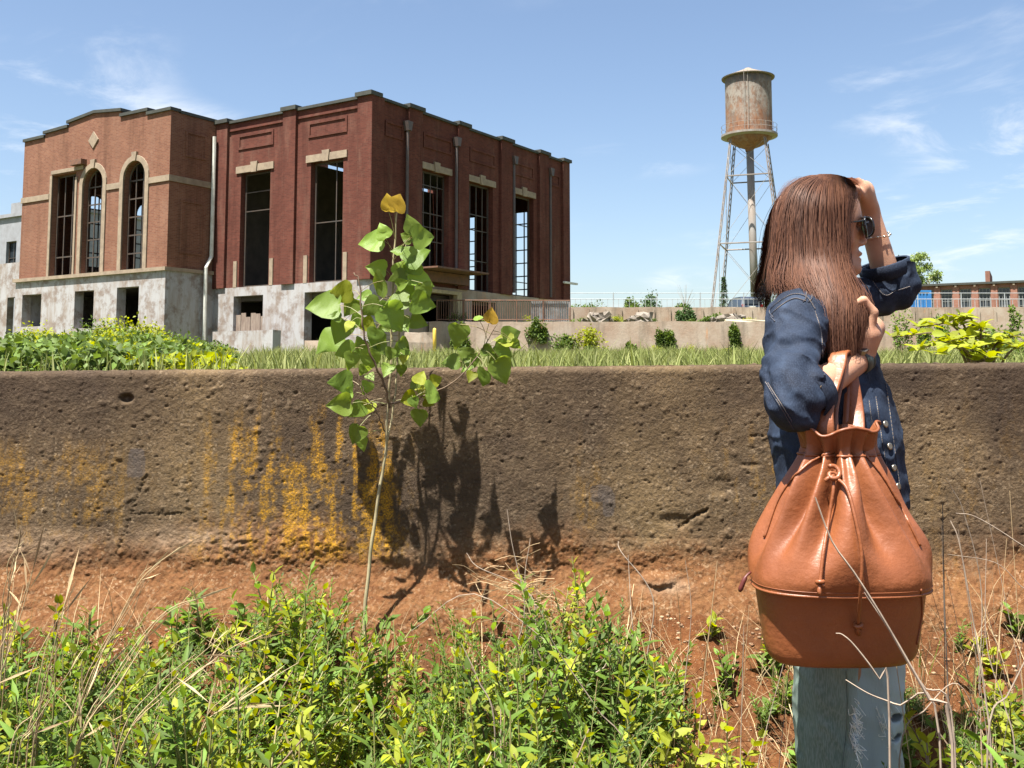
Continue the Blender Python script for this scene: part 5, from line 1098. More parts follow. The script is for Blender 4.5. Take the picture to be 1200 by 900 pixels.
# joints
SR, ER, WR = W(933, 374, 2.115), W(931, 470, 1.975), W(1008, 421, 2.12)
SL_, EL_, WL = W(948, 374, 2.43), W(1043, 338, 2.43), W(1017, 246, 2.40)
body = Vol((W(890, 300, 2.2)[0]-0.05, 1.85, PB[2]-0.02), (W(1085, 300, 2.4)[0]+0.03, 2.62, W(960, 195, 2.2)[2]), 0.0042)
B = body
for s in (-1, 1):                                 # legs, hips, trunk
    hip, knee, ank = wp(962, 625, s*0.085), wp(970 if s < 0 else 1018, 830, s*0.09), None
    ank = np.array([knee[0]+(-0.02 if s < 0 else 0.0), knee[1], PB[2]+0.085]); toe = ank+np.array([0.15, s*0.01, -0.055]); heel = ank+np.array([-0.045, 0, -0.05])
    B.chain([hip, knee, ank], [0.070, 0.045, 0.036], 0.02); B.cone(heel, toe, 0.033, 0.025, 0.03)
    B.chain([wp(953, 372, s*0.075), wp(965, 500, s*0.05), wp(962, 610, s*0.075)], [0.085, 0.078, 0.092], 0.04)
B.cone(SR, SL_, 0.055, 0.055, 0.04)
B.cone(wp(962, 300), wp(950, 362), 0.05, 0.06, 0.02)
# head
B.ell(wp(957, 252), (0.094, 0.075, 0.089), 0.01); B.ell(wp(979, 250), (0.050, 0.060, 0.062), 0.02)
B.cone(wp(981, 270), wp(995, 309), 0.050, 0.020, 0.025)
for s in (-1, 1):
    B.cone(wp(960, 292, s*0.050), wp(998, 315, s*0.012), 0.020, 0.014, 0.02); B.ell(wp(991, 281, s*0.036), (0.020, 0.018, 0.022), 0.015)
    B.ell(wp(1003, 264, s*0.031), (0.012, 0.016, 0.009), 0.008, True); B.ell(wp(997, 265, s*0.031), (0.012, 0.013, 0.011), 0.004)
    B.cone(wp(999, 256, s*0.012), wp(996, 257, s*0.042), 0.008, 0.007, 0.008)
    B.ell(wp(1008, 286, s*0.010), (0.009, 0.007, 0.006), 0.006)
    M_ = np.eye(3); B.ell(wp(960, 272, s*0.076), (0.014, 0.006, 0.028), 0.004)
B.cone(wp(1003, 261), wp(1011.5, 283), 0.007, 0.0095, 0.008)
B.ell(wp(1004, 298), (0.012, 0.022, 0.007), 0.006); B.ell(wp(1003.5, 305), (0.011, 0.019, 0.007), 0.005); B.ell(wp(1010, 301.3), (0.010, 0.024, 0.0016), 0.002, True)
B.ell(wp(1000, 315), (0.016, 0.018, 0.013), 0.012)
# arms
B.chain([SR, ER, WR], [0.050, 0.040, 0.026], 0.01); B.chain([SL_, EL_, WL], [0.046, 0.034, 0.026], 0.01)
def chainpx(pts, rad, k=0.004): B.chain([W(*p) for p in pts], rad, k)
# right hand gathering the hair by the neck
chainpx([(1009, 420, 2.12), (1016, 392, 2.11)], [0.025, 0.031], 0.012); chainpx([(1012, 415, 2.135), (1022, 385, 2.14)], [0.022, 0.027], 0.012)
for i in range(4):
    yo = 2.085+0.019*i; chainpx([(1018-1*i, 388, yo+0.01), (1024-2*i, 366+3*i, yo), (1012-3*i, 351+4*i, yo-.004), (999-2*i, 358+5*i, yo+.004)], [0.0125, 0.0098, 0.0085, 0.0072])
chainpx([(1006, 408, 2.10), (999, 392, 2.088), (997, 376, 2.085), (1000, 364, 2.088)], [0.014, 0.0115, 0.0095, 0.0078])
# left hand resting on the brow
chainpx([(1017, 246, 2.40), (1010, 225, 2.375)], [0.024, 0.030], 0.012); chainpx([(1017, 240, 2.38), (1008, 222, 2.345)], [0.020, 0.024], 0.012)
for i in range(4):
    yo = 2.405-0.021*i; chainpx([(1011, 226, yo), (1008-i*1.0, 213, yo-.01), (996-i*1.2, 205.5, yo-.02), (983-i, 207.5, yo-.03)], [0.0125, 0.0102, 0.0088, 0.0074])
chainpx([(1013, 236, 2.36), (1009, 228, 2.33), (1004, 222, 2.31), (998, 219, 2.295)], [0.013, 0.011, 0.0092, 0.0078])
bV, bF = B.mesh(2); o = link('body', mesh_from('body', bV-PB, bF, True), SKIN, person)
btree = bvh(bV, bF)

# jeans
q = NT('washed_jeans'); wv = q.noise(420, 2, 0.5, q.coord((1, 1, 0.15))); bl = q.noise(7, 5, 0.6, q.coord((1, 1, 0.4)))
c = q.mix(q.ramp(bl, 0.35, 0.65), (0.070, 0.108, 0.088), (0.135, 0.175, 0.145)); c = q.mix(q.ramp(wv, 0.4, 0.6, 0, 0.5), c, (0.19, 0.23, 0.21)); c = q.mix(q.attr('fade_and_sunlit'), c, (0.36, 0.42, 0.44))
JEAN = q.done(q.bsdf(c, 0.85, q.bump(wv, 0.3, 0.002), 0, 0.2))
pv = Vol((W(905, 300, 2.2)[0], 2.0, PB[2]+0.02), (W(1085, 300, 2.4)[0], 2.56, wp(960, 560)[2]), 0.0045)
for s in (-1, 1):
    kx = 968 if s < 0 else 1023; pv.chain([wp(966, 600, s*0.075), wp(kx, 770, s*0.088), wp(kx-1, 850, s*0.09), np.array([wp(kx, 830)[0], Y0+s*0.09, PB[2]+0.05])], [0.098, 0.066, 0.061, 0.076], 0.008)
pv.cut(lambda P: (PB[2]+0.07)-P[:, 2]); pv.cut(lambda P: P[:, 2]-wp(960, 572)[2])
pv.near(lambda P: -0.016*(fbm(P[:, 0]*14+P[:, 2]*5, P[:, 1]*14, P[:, 2]*9, 3, 201)-0.5) - 0.006*(fbm(P[:, 0]*40, P[:, 1]*40, P[:, 2]*22, 2, 202)-0.5) - 0.006*(1-np.abs(2*fbm(P[:, 0]*16+P[:, 2]*10, P[:, 1]*16, P[:, 2]*9-P[:, 0]*6, 2, 203)-1))**5)
for s in (-1, 1):                                 # torn knees
    kx = 1006 if s < 0 else 1046; pv.ell(wp(kx, 838, s*0.09-0.03), (0.020, 0.035, 0.012), 0.003, True); pv.ell(wp(kx, 862, s*0.09-0.03), (0.020, 0.035, 0.009), 0.003, True)
jV, jF = pv.mesh(1); kp = wp(1008, 848, -0.1)
fade_and_sunlit = np.exp(-((jV[:, 0]-kp[0])/0.035)**2-((jV[:, 2]-kp[2])/0.09)**2)*0.8 + 0.85*sstep(Y0-0.02, Y0+0.04, jV[:, 1])  # worn knee, plus the sunlit look of the far leg painted into the colour
jeans = link('jeans', mesh_from('jeans', jV-PB, jF, True, {'fade_and_sunlit': ('POINT', fade_and_sunlit)}), JEAN, person); jeans['label'] = 'pale washed jeans torn at the knees'
jt = bvh(jV, jF)
WTHR = simple('white_threads', (0.72, 0.72, 0.66), None, 40, 0.9); rr = np.random.default_rng(8); m = MB()
for k in range(70):
    px, py = rr.normal(999, 3.0), rr.normal(850, 16); p = hit(jt, px, py, 0.002)
    if p is None: continue
    m.tube(spline([p, p+rr.normal(0, .004, 3)+[.004, -.004, -.004], p+rr.normal(0, .007, 3)+[.008, -.006, -.014]], 5), 0.0007, 3)
for k in range(24):
    px, py = rr.uniform(1026, 1046), rr.normal(848, 10); p = hit(jt, px, py, 0.002)
    if p is not None: m.tube(spline([p, p+rr.normal(0, .004, 3), p+rr.normal(0, .005, 3)+[.006, -.004, -.012]], 5), 0.0007, 3)
m.build('frayed_threads', WTHR, jeans)
P = on_surface(jt, [(992, 785), (993, 840), (988, 899)], 30, 0.0015); m = MB(); m.tube([p-PB for p in P], 0.002, 5); m.build('side_seam', JEAN, jeans)
P = on_surface(jt, [(946, 811), (955, 812), (970, 810)], 8, 0.003)
for ch in jeans.children:
    if ch.name.startswith('frayed'):
        for v in ch.data.vertices: v.co -= Vector(PB)

# denim jacket
q = NT('dark_denim'); wv = q.noise(520, 2, 0.5, q.coord((1, 1, 0.3))); bl = q.noise(9, 6, 0.65); ft = q.noise(45, 4, 0.6)
c = q.mix(q.ramp(bl, 0.38, 0.68), (0.0045, 0.0080, 0.018), (0.014, 0.0245, 0.048)); c = q.mix(q.ramp(wv, 0.45, 0.65, 0, 0.45), c, (0.030, 0.044, 0.072))
c = q.mix(q.attr('wear'), c, (0.035, 0.055, 0.095)); c = q.mix(q.ramp(ft, 0.62, 0.75, 0, 0.25), c, (0.05, 0.07, 0.11))
DENIM = q.done(q.bsdf(c, 0.8, q.bump(wv, 0.35, 0.003), 0, 0.25, Sheen_Weight=0.0))
jk = Vol((W(880, 300, 2.1)[0]-0.03, 1.84, wp(960, 615)[2]), (W(1090, 300, 2.4)[0]+0.04, 2.62, wp(960, 300)[2]), 0.0042)
for s in (-1, 1): jk.chain([wp(955, 392, s*0.055), wp(966, 440, s*0.058), wp(977, 500, s*0.066), wp(986, 600, s*0.08)], [0.100, 0.110, 0.124, 0.138], 0.05)
jk.cone(wp(946, 374, -0.11), wp(946, 374, 0.11), 0.068, 0.068, 0.04)
jk.cone(wp(953, 338), wp(950, 366), 0.066, 0.080, 0.02)                                     # collar
CR = ER+(WR-ER)*0.23; jk.chain([SR+[0.0, -0.005, 0.0], ER*0.75+SR*0.25+[-.006, 0, 0], ER+[-.002, 0, -0.004], CR], [0.064, 0.055, 0.053, 0.049], 0.02)
CL_ = EL_+(WL-EL_)*0.30; jk.chain([SL_, EL_*0.6+SL_*0.4, EL_+[0.0, 0, -0.006], CL_], [0.064, 0.052, 0.049, 0.052], 0.02)
jk.cone(EL_+[0.035, -0.02, 0.01], CL_+[0.035, -0.02, -0.002], 0.03, 0.024, 0.03)              # flaring far cuff
# folds
def folds(P):
    f = -0.016*(fbm(P[:, 0]*11+P[:, 2]*9, P[:, 1]*10, P[:, 2]*8-P[:, 0]*6, 3, 101)-0.5) - 0.006*(fbm(P[:, 0]*34+P[:, 2]*16, P[:, 1]*30, P[:, 2]*24, 2, 102)-0.5)
    t = np.clip(((P-SR)@(ER-SR))/((ER-SR)@(ER-SR)), -0.2, 1.3); dn = np.exp(-(np.linalg.norm(P-ER, axis=1)/0.11)**2)
    u = (P-ER)@np.array([0.5, -0.3, 0.8]); f += -0.0045*dn*np.sin(u*120+7*fbm(P[:, 0]*20, P[:, 1]*20, P[:, 2]*20, 2, 103)) - 0.003*np.sin(t*20+P[:, 0]*60+6*fbm(P[:, 0]*12, P[:, 1]*12, P[:, 2]*12, 2, 105))*np.exp(-((t-0.55)/0.35)**2)*(P[:, 1] < 2.12)
    u2 = (P-EL_)@np.array([0.9, 0, 0.4]); f += -0.0035*np.exp(-(np.linalg.norm(P-EL_, axis=1)/0.12)**2)*np.sin(u2*130)
    g1 = fbm(P[:, 0]*13+P[:, 2]*17, P[:, 1]*12, P[:, 2]*7-P[:, 0]*12, 2, 131); g2 = fbm(P[:, 0]*24-P[:, 2]*20, P[:, 1]*22, P[:, 2]*16+P[:, 0]*15, 2, 132)
    f += -0.0062*(1-np.abs(2*g1-1))**6 - 0.0012*(1-np.abs(2*g2-1))**5 + 0.002
    return f
jk.near(folds)
# hollow cuffs and hem
e_ = unit(WR-ER); jk.cut(lambda P: np.where((np.linalg.norm(P-CR, axis=1) < 0.085) & (np.linalg.norm((P-CR)-((P-CR)@e_)[:, None]*e_, axis=1) < 0.056), (P-CR)@e_-0.006, -1)); jk.cone(CR-e_*0.02, CR+e_*0.02, 0.039, 0.041, 0.002, True)
eL = unit(WL-EL_); jk.cut(lambda P: np.where(np.linalg.norm(P-CL_, axis=1) < 0.12, (P-CL_)@eL-0.004, -1)); jk.cone(CL_-eL*0.012, CL_+eL*0.10, 0.040, 0.047, 0.002, True)
zh = wp(980, 588)[2]; jk.cut(lambda P: zh-P[:, 2]+0.10*(P[:, 0]-0.72)*0)
for s in (-1, 1): jk.cone(wp(986, 610, s*0.085), wp(980, 545, s*0.068), 0.124, 0.108, 0.002, True)
jk.cone(wp(966, 290), wp(956, 338), 0.06, 0.056, 0.002, True)                                # neck opening
kV, kF = jk.mesh(1)
wear = sstep(0.5, 0.9, fbm(kV[:, 0]*30, kV[:, 1]*30, kV[:, 2]*30, 3, 120))*0.8
jacket = link('denim_jacket', mesh_from('denim_jacket', kV-PB, kF, True, {'wear': ('POINT', wear)}), DENIM, person)
jacket['label'] = 'dark blue denim jacket with contrast stitching and turned cuffs'
kt = bvh(kV, kF); THREAD = simple('tan_thread', (0.20, 0.14, 0.08), (0.28, 0.22, 0.15), 60, 0.8); SEAM = simple('denim_seam', (0.010, 0.017, 0.034), (0.02, 0.03, 0.055), 40, 0.85)
def stitch(pts, n=40, dash=True, r_=0.00045, lift=0.0006, welt=True):
    P = on_surface(kt, pts, n, lift)
    if len(P) < 4: return
    P = np.array(P)-PB; ok = np.r_[True, np.linalg.norm(np.diff(P, axis=0), axis=1) < 0.03]; P = P[ok]
    if welt: m = MB(); m.tube(P, 0.0016, 5); m.build('seam', SEAM, jacket)
    m = MB()
    if dash:
        Q = spline(P, len(P)*3)
        for i in range(0, len(Q)-2, 3): m.tube(Q[i:i+3]+np.array([0.0, -0.0014, 0.0008]), r_, 3)
    else: m.tube(P, r_, 3)
    m.build('stitching', THREAD, jacket)
for pts in [[(906, 372), (902, 364), (915, 352), (930, 345), (945, 348), (955, 362)], [(908, 377), (904, 369), (917, 357), (931, 350), (944, 353)], [(945, 338), (944, 350), (941, 354)], [(951, 340), (951, 350), (947, 354)],
            [(955, 365), (962, 390), (964, 420), (966, 440)], [(897, 448), (912, 472), (925, 495), (930, 503)], [(900, 449), (915, 473), (928, 494)],
            [(1035, 430), (1042, 480), (1050, 540), (1056, 583)], [(1018, 470), (1024, 510), (1033, 560), (1038, 583)], [(1026, 465), (1034, 520), (1044, 575)], [(1015, 318), (1035, 345), (1050, 341), (1066, 336)]]: stitch(pts)
# turned cuff of the near sleeve: an angled placket with button
def cuff_band(c0, ax, r0, r1, L, name):
    e1 = unit(np.cross(ax, [0, 0, 1.0])); e2 = np.cross(ax, e1); V = []; n = 40
    for (l, r_) in ((0, r0), (0.001, r0+.004), (L, r1+.004), (L+.002, r1+.001), (L, r1-.002)):
        for j in range(n):
            a = 2*math.pi*j/n; w = 1+0.03*math.sin(3*a+1); V.append(c0+ax*(l-L)+w*r_*(math.cos(a)*e1+math.sin(a)*e2))
    Fc = [(i*n+j, i*n+(j+1) % n, (i+1)*n+(j+1) % n, (i+1)*n+j) for i in range(4) for j in range(n)]
    m = MB(); m.add(np.array(V)-PB, Fc); o = m.build(name, DENIM, jacket, True); t = bvh(np.array(V), Fc); return o, t
cf, ct = cuff_band(CR+e_*0.004, e_, 0.056, 0.054, 0.042, 'cuff')
cf2, ct2 = cuff_band(CL_+eL*0.004, eL, 0.054, 0.059, 0.034, 'cuff')
def edge_st(t, pts, par):
    P = [p for p in on_surface(t, pts, 30, 0.001)]
    if len(P) > 4: m = MB(); m.tube(np.array(P)-PB, 0.0009, 3); m.build('stitching', THREAD, par)
edge_st(ct, [(953, 440), (948, 460), (938, 485)], cf); edge_st(ct, [(962, 452), (957, 470), (950, 489)], cf)
BRASS = simple('dull_brass_button', (0.40, 0.36, 0.30), (0.22, 0.18, 0.13), 60, 0.35, metal=0.9)
def button(p, nrm, r_=0.0075, par=None):
    nrm = unit(nrm); e1 = unit(np.cross(nrm, [0, 0.1, 1.0])); e2 = np.cross(nrm, e1); V = []; n = 14
    for (rr_, hh) in ((r_, 0), (r_, .002), (r_*.8, .0032), (r_*.5, .0026), (0.0001, .003)):
        for j in range(n): a = 2*math.pi*j/n; V.append(p+nrm*hh+rr_*(math.cos(a)*e1+math.sin(a)*e2))
    Fc = [(i*n+j, i*n+(j+1) % n, (i+1)*n+(j+1) % n, (i+1)*n+j) for i in range(4) for j in range(n)]
    m = MB(); m.add(np.array(V)-PB, Fc); m.build('button', BRASS, par or jacket, True)
for (a, b) in [(1037, 497), (1042, 523), (1047, 548), (1052, 570)]:
    p = hit(kt, a, b, 0.001)
    if p is not None: button(p, np.array([0.55, -0.8, 0.1]))
p = hit(ct, 949, 484, 0.001)
if p is not None: button(p, np.array([-.1, -.95, -.2]), 0.007, cf)

# ---------------------------------------------------------- hair: a soft core and several thousand strands
q = NT('brown_hair'); st = q.attr('rnd'); c = q.mix(st, (0.040, 0.0165, 0.0095), (0.120, 0.051, 0.028)); c = q.mix(q.ramp(q.math('FRACT', q.math('MULTIPLY', st, 9.7)), 0.80, 1.0, 0, 0.6), c, (0.15, 0.070, 0.037))
HAIR = q.done(q.bsdf(c, 0.62, None, 0, 0.22))
HV = Vol((W(890, 300, 2.1)[0], 2.02, wp(960, 445)[2]), (W(1035, 300, 2.3)[0], 2.42, wp(960, 196)[2]), 0.0045)
HV.ell(wp(955, 253), (0.090, 0.078, 0.088), 0.01)
for s in (-1, 1): HV.chain([wp(940, 250, s*0.045), wp(934, 305, s*0.05), wp(938, 338, s*0.05)], [0.046, 0.045, 0.032], 0.03)
HV.chain([wp(960, 250, -0.045), wp(964, 305, -0.060), wp(978, 350, -0.135), wp(985, 395, -0.155), wp(983, 425, -0.158)], [0.042, 0.038, 0.026, 0.016, 0.006], 0.03)
HV.ell(wp(1014, 290), (0.065, 0.062, 0.085), 0.02, True)            # leave the face free
HV.near(lambda P: -0.010*(fbm(P[:, 0]*45+P[:, 2]*8, P[:, 1]*45, P[:, 2]*6, 2, 150)-0.5))
hV, hF = HV.mesh(1)
hair = link('hair', mesh_from('hair', hV-PB, hF, True, {'rnd': ('POINT', 0.5+0.2*fbm(hV[:, 0]*90, hV[:, 1]*90, hV[:, 2]*8, 2, 151))}), HAIR, person); hair['label'] = 'long straight reddish-brown hair falling over the shoulder'
ht_ = bvh(hV, hF)
G = [  # guide strands from the back of the head round the near side to the face: (px, py, offset in Y)
 [(955, 207, 0), (929, 217, .0), (914, 250, .0), (909, 295, .0), (906, 328, .0), (906, 337, .0)],
 [(957, 205, -.01), (931, 221, -.05), (917, 255, -.058), (912, 300, -.066), (911, 327, -.08), (914, 340, -.09)],
 [(960, 204, -.01), (936, 223, -.07), (926, 258, -.085), (924, 300, -.095), (921, 326, -.125), (927, 341, -.15)],
 [(963, 204, -.01), (945, 226, -.085), (938, 262, -.10), (940, 305, -.115), (946, 333, -.165), (955, 354, -.195)],
 [(968, 204, -.01), (958, 230, -.09), (955, 265, -.105), (960, 310, -.12), (968, 352, -.185), (975, 408, -.195)],
 [(974, 204, -.01), (970, 232, -.09), (970, 270, -.10), (976, 315, -.12), (983, 365, -.190), (981, 434, -.188)],
 [(982, 205, -.01), (982, 230, -.075), (983, 268, -.090), (988, 315, -.11), (995, 365, -.188), (989, 430, -.182)],
 [(990, 207, -.01), (994, 228, -.05), (987, 262, -.076), (990, 312, -.097), (1006, 358, -.178), (999, 422, -.172)],
 [(996, 210, -.01), (1002, 226, -.03), (991, 258, -.068), (994, 318, -.088), (1014, 358, -.160), (1010, 408, -.158)]]
GP = np.array([[W(a, b, Y0+o) for a, b, o in g] for g in G]); GS = np.array([spline(g, 20) for g in GP])
hc0 = wp(955, 262)
rr = np.random.default_rng(99); Vh = []; Fh = []; Rh = []; nseg = 20
def ribbon(C_, w0, seedv):
    T = np.gradient(C_, axis=0); out = C_-hc0; out[:, 2] *= 0.2; sd = unit(np.cross(T, out)); w = w0*np.interp(np.linspace(0, 1, len(C_)), [0, .15, .8, 1], [.6, 1, .9, .15])[:, None]
    o = len(Vh)*2*nseg; Vh.append(np.stack([C_-sd*w, C_+sd*w], 1).reshape(-1, 3)); i = np.arange(nseg-1)*2+o; Fh.append(np.stack([i, i+1, i+3, i+2], -1)); Rh.append(np.full(nseg-1, seedv))
def strand(s, lift, seedv, flip=False, w0=0.0007):
    i = min(int(s), len(G)-2); f = s-i; C_ = GS[i]*(1-f)+GS[i+1]*f; out = unit(C_-hc0); t = np.linspace(0, 1, nseg)[:, None]
    C_ = C_ + out*lift*np.minimum(1, t*4) + np.cumsum(rr.normal(0, .0013, (nseg, 3)), axis=0)*t + np.sin(t*rr.uniform(3, 7)+rr.uniform(0, 6))*rr.normal(0, .0075, 3)*t
    k = int(nseg*rr.uniform(0.0, 0.28)*(1 if rr.random() < .6 else .3)); C_ = C_ if k == 0 else spline(C_[:nseg-k], nseg)
    if flip: C_ = C_.copy(); C_[:, 1] = 2*Y0-C_[:, 1]
    ribbon(C_, w0*rr.uniform(.6, 1.4), seedv)
clump = rr.random(400)
for k in range(15000):
    s = rr.uniform(0, len(G)-1.001); cs = int(s*17.9); s2 = s + (((cs+.5)/17.9)-s)*rr.uniform(0, .30); lift = rr.uniform(-.003, .005)*(1 if rr.random() < .9 else 1.9)
    strand(min(s2, len(G)-1.001), lift , np.clip((.5+.5*math.sin(s*5.3+1.7*math.sin(s*11)))*.35+rr.random()*.65, 0, 1))
for k in range(1100): strand(rr.uniform(0, 3.2), rr.uniform(-.004, .006), rr.random(), True)
for k in range(420): strand(rr.uniform(0, len(G)-1.001), rr.uniform(.006, .022), rr.random(), False, .0004)
# crown strands run from the parting backwards over the top
for k in range(1500):
    a = rr.uniform(-1.3, 0.9); p0 = wp(988, 208, 0)+np.array([rr.uniform(-.07, .01), rr.uniform(-.012, .012), 0]); n_ = nseg; t = np.linspace(0, 1, n_)
    d = np.array([-math.cos(a*.8), math.sin(a)*.9 if False else -abs(math.sin(a))*.9, 0]); C_ = p0 + np.outer(t, d)*0.09; C_[:, 2] = p0[2] + 0.004 - 0.05*t**2.2
    loc_, nn, _, _ = ht_.find_nearest(Vector(C_[0]))
    Q = []
    for c_ in C_:
        l_, n2_, _, _ = ht_.find_nearest(Vector(c_)); Q.append(np.array(l_)+np.array(n2_)*rr.uniform(.001, .005))
    ribbon(spline(np.array(Q)[::3], nseg), .0006, rr.random())
Vh = np.concatenate(Vh)-PB; Fh = np.concatenate(Fh)
ho_ = link('strands', mesh_from('strands', Vh, Fh, True, {'rnd': ('FACE', np.concatenate(Rh))}), HAIR, hair); ho_['kind'] = 'stuff'

# ---------------------------------------------------------- sunglasses, watch, bracelet
sg_ = thing('sunglasses', 'black sunglasses worn by the person at the wall', 'sunglasses', wp(1008, 266)); GB_ = np.array(sg_.location)
BLK = simple('black_acetate', (0.012, 0.011, 0.011), None, 20, 0.2); LENS = NT('dark_lens'); LENS = LENS.done(LENS.bsdf((0.012, 0.010, 0.012), 0.06, None, 0, 0.7))
for s in (-1, 1):
    c_ = wp(1014, 266, s*0.033)-GB_; ang = np.linspace(0, 2*math.pi, 25)[:-1]; e1 = unit(np.array([-0.10*1, s*1.0, 0])) ; e1 = unit(np.array([-.35, s*1.0, 0])); e2 = unit(np.array([-.10, 0, 1.0]))
    ring = [c_+e1*(.029*math.copysign(abs(math.cos(a))**.8, math.cos(a)))+e2*(.024*math.copysign(abs(math.sin(a))**.8, math.sin(a))*(1.0 if math.sin(a) < 0 else .95)) for a in ang]
    m = MB(); m.tube(ring+[ring[0]], .0027, 6, False); fr = m.build('frame', BLK, sg_, True)
    m = MB(); n3 = unit(np.cross(e1, e2))*.001; m.add([r_+n3 for r_ in ring]+[r_-n3 for r_ in ring], [tuple(range(24)), tuple(range(47, 23, -1))]+[(i, (i+1) % 24, 24+(i+1) % 24, 24+i) for i in range(24)]); m.build('lens', LENS, sg_)
    h_ = c_+e1*.029+e2*.012; m = MB(); m.tube(spline([h_, wp(1000, 260, s*.074)-GB_, wp(975, 262, s*.084)-GB_, wp(960, 270, s*.084)-GB_], 12), .0022, 5); m.build('temple', BLK, sg_)
m = MB(); m.tube(spline([wp(1016, 262, -.006)-GB_, wp(1017, 260, 0)-GB_, wp(1016, 262, .006)-GB_], 5), .0025, 5); m.build('bridge', BLK, sg_)
def band_geo(c0, ax, r_, w, th, n=30, sq=1.0):
    e1 = unit(np.cross(ax, [0, 0, 1.0])); e2 = np.cross(ax, e1); V = []
    for (l, rad) in ((-w/2, r_), (-w/2, r_+th), (w/2, r_+th), (w/2, r_), (-w/2, r_)):
        for j in range(n): a = 2*math.pi*j/n; V.append(c0+ax*l+rad*(math.cos(a)*e1+sq*math.sin(a)*e2))
    return V, [(i*n+j, i*n+(j+1) % n, (i+1)*n+(j+1) % n, (i+1)*n+j) for i in range(4) for j in range(n)]
WC = ER+(WR-ER)*0.97; ax = unit(WR-ER)
wt = thing('wristwatch', 'dark green strapped wristwatch on the wrist nearest the bag', 'watch', WC); STR_ = simple('dark_green_strap', (0.05, 0.065, 0.055), (0.03, 0.04, 0.035), 40, 0.5)
m = MB(); m.add(*band_geo(np.zeros(3), ax, .0285, .020, .0028)); m.build('strap', STR_, wt, True)
view = unit(np.array([0, 0, HC])-WC); up_ = unit(np.cross(ax, np.cross(np.array([-.25, -.75, .65]), ax))); b1 = np.cross(ax, up_); cc = up_*.031
def slab_geo(c_, a1, a2, a3, hx, hy, hz_):
    V = [c_+a1*hx*x+a2*hy*y+a3*hz_*z for z in (-1, 1) for x, y in ((-1, -.7), (-.7, -1), (.7, -1), (1, -.7), (1, .7), (.7, 1), (-.7, 1), (-1, .7))]; return V, [tuple(range(7, -1, -1)), tuple(range(8, 16))]+[(i, (i+1) % 8, 8+(i+1) % 8, 8+i) for i in range(8)]
m = MB(); m.add(*slab_geo(cc, ax, b1, up_, .019, .0165, .0045)); m.build('case', simple('steel_case', (0.35, 0.35, 0.34), None, 30, 0.3, metal=.9), wt)
m = MB(); m.add(*slab_geo(cc+up_*.005, ax, b1, up_, .015, .013, .0008)); m.build('face', LENS, wt)
# second strap loop near the hand
m = MB(); m.add(*band_geo(ax*.0165, ax, .0282, .004, .0025)); m.build('strap_keeper', STR_, wt, True)
BC = EL_+(WL-EL_)*0.66; br = thing('bracelet', 'thin metal bracelet on the raised forearm', 'bracelet', BC); a2_ = unit(WL-EL_); e1 = unit(np.cross(a2_, [0, 1, 0])); e2 = np.cross(a2_, e1)
m = MB(); m.tube([.0335*(math.cos(t)*e1+math.sin(t)*e2)+a2_*.004*math.sin(t*2) for t in np.linspace(0, 2*math.pi, 33)], .0011, 5, False); m.build('chain', simple('silver_chain', (.6, .55, .45), None, 30, .3, metal=1.0), br)
for t in np.linspace(0, 2*math.pi, 15)[:-1]:
    m = MB(); V, Fc = lathe([(0, -.0032), (.0028, -.0016), (.0028, .0016), (0, .0032)], 8); m.add(np.array(V)+.0345*(math.cos(t)*e1+math.sin(t)*e2)+a2_*.004*math.sin(t*2), Fc); m.build('bead', bpy.data.materials['silver_chain'], br, True)
# ============================================================ LEATHER BUCKET BAG
q = NT('tan_leather'); gr_ = q.voro(240, feat='F1'); big = q.noise(11, 4)
c = q.mix(q.ramp(big, 0.3, 0.7), (0.225, 0.074, 0.026), (0.170, 0.053, 0.018)); c = q.mix(q.ramp(gr_, 0.0, 0.5, 0.35, 0.0), c, (0.15, 0.04, 0.012))
c = q.mix(q.ramp(q.noise(3.5, 6, 0.65), 0.5, 0.72, 0, 0.45), c, (0.12, 0.036, 0.013))
LEATHER = q.done(q.bsdf(c, q.ramp(q.noise(22, 4), 0.3, 0.7, 0.36, 0.52), q.bump(q.noise(38, 4, 0.6), 0.25, 0.01, q.bump(gr_, -0.8, 0.006)), 0, 0.5))
LEDGE = simple('dark_leather_edge', (0.14, 0.042, 0.015), (0.19, 0.06, 0.02), 40, 0.45)
BYc = 1.975; BX = W(982, 600, BYc)[0]
bag = thing('leather_bag', 'tan leather drawstring bucket bag hanging from the forearm of the person', 'bag', (BX, BYc, 0.652)); BB = np.array(bag.location)
def interp_keys(keys, z): k = np.array(keys); return [np.interp(z, k[:, 0], k[:, i]) for i in range(1, k.shape[1])]
LOW = [(.652, .120, .040), (.656, .138, .052), (.665, .152, .060), (.684, .162, .066), (.73, .170, .074), (.775, .177, .082), (.797, .180, .086)]
UP = [(.797, .184, .114), (.802, .187, .117), (.825, .187, .124), (.86, .178, .124), (.90, .158, .114), (.945, .133, .100), (.985, .111, .086), (1.015, .093, .072), (1.035, .081, .060), (1.05, .074, .050), (1.062, .073, .047), (1.08, .079, .054), (1.100, .088, .064)]
def smooth_keys(keys, n): return spline(np.array(keys, float), n)
NT_ = 180
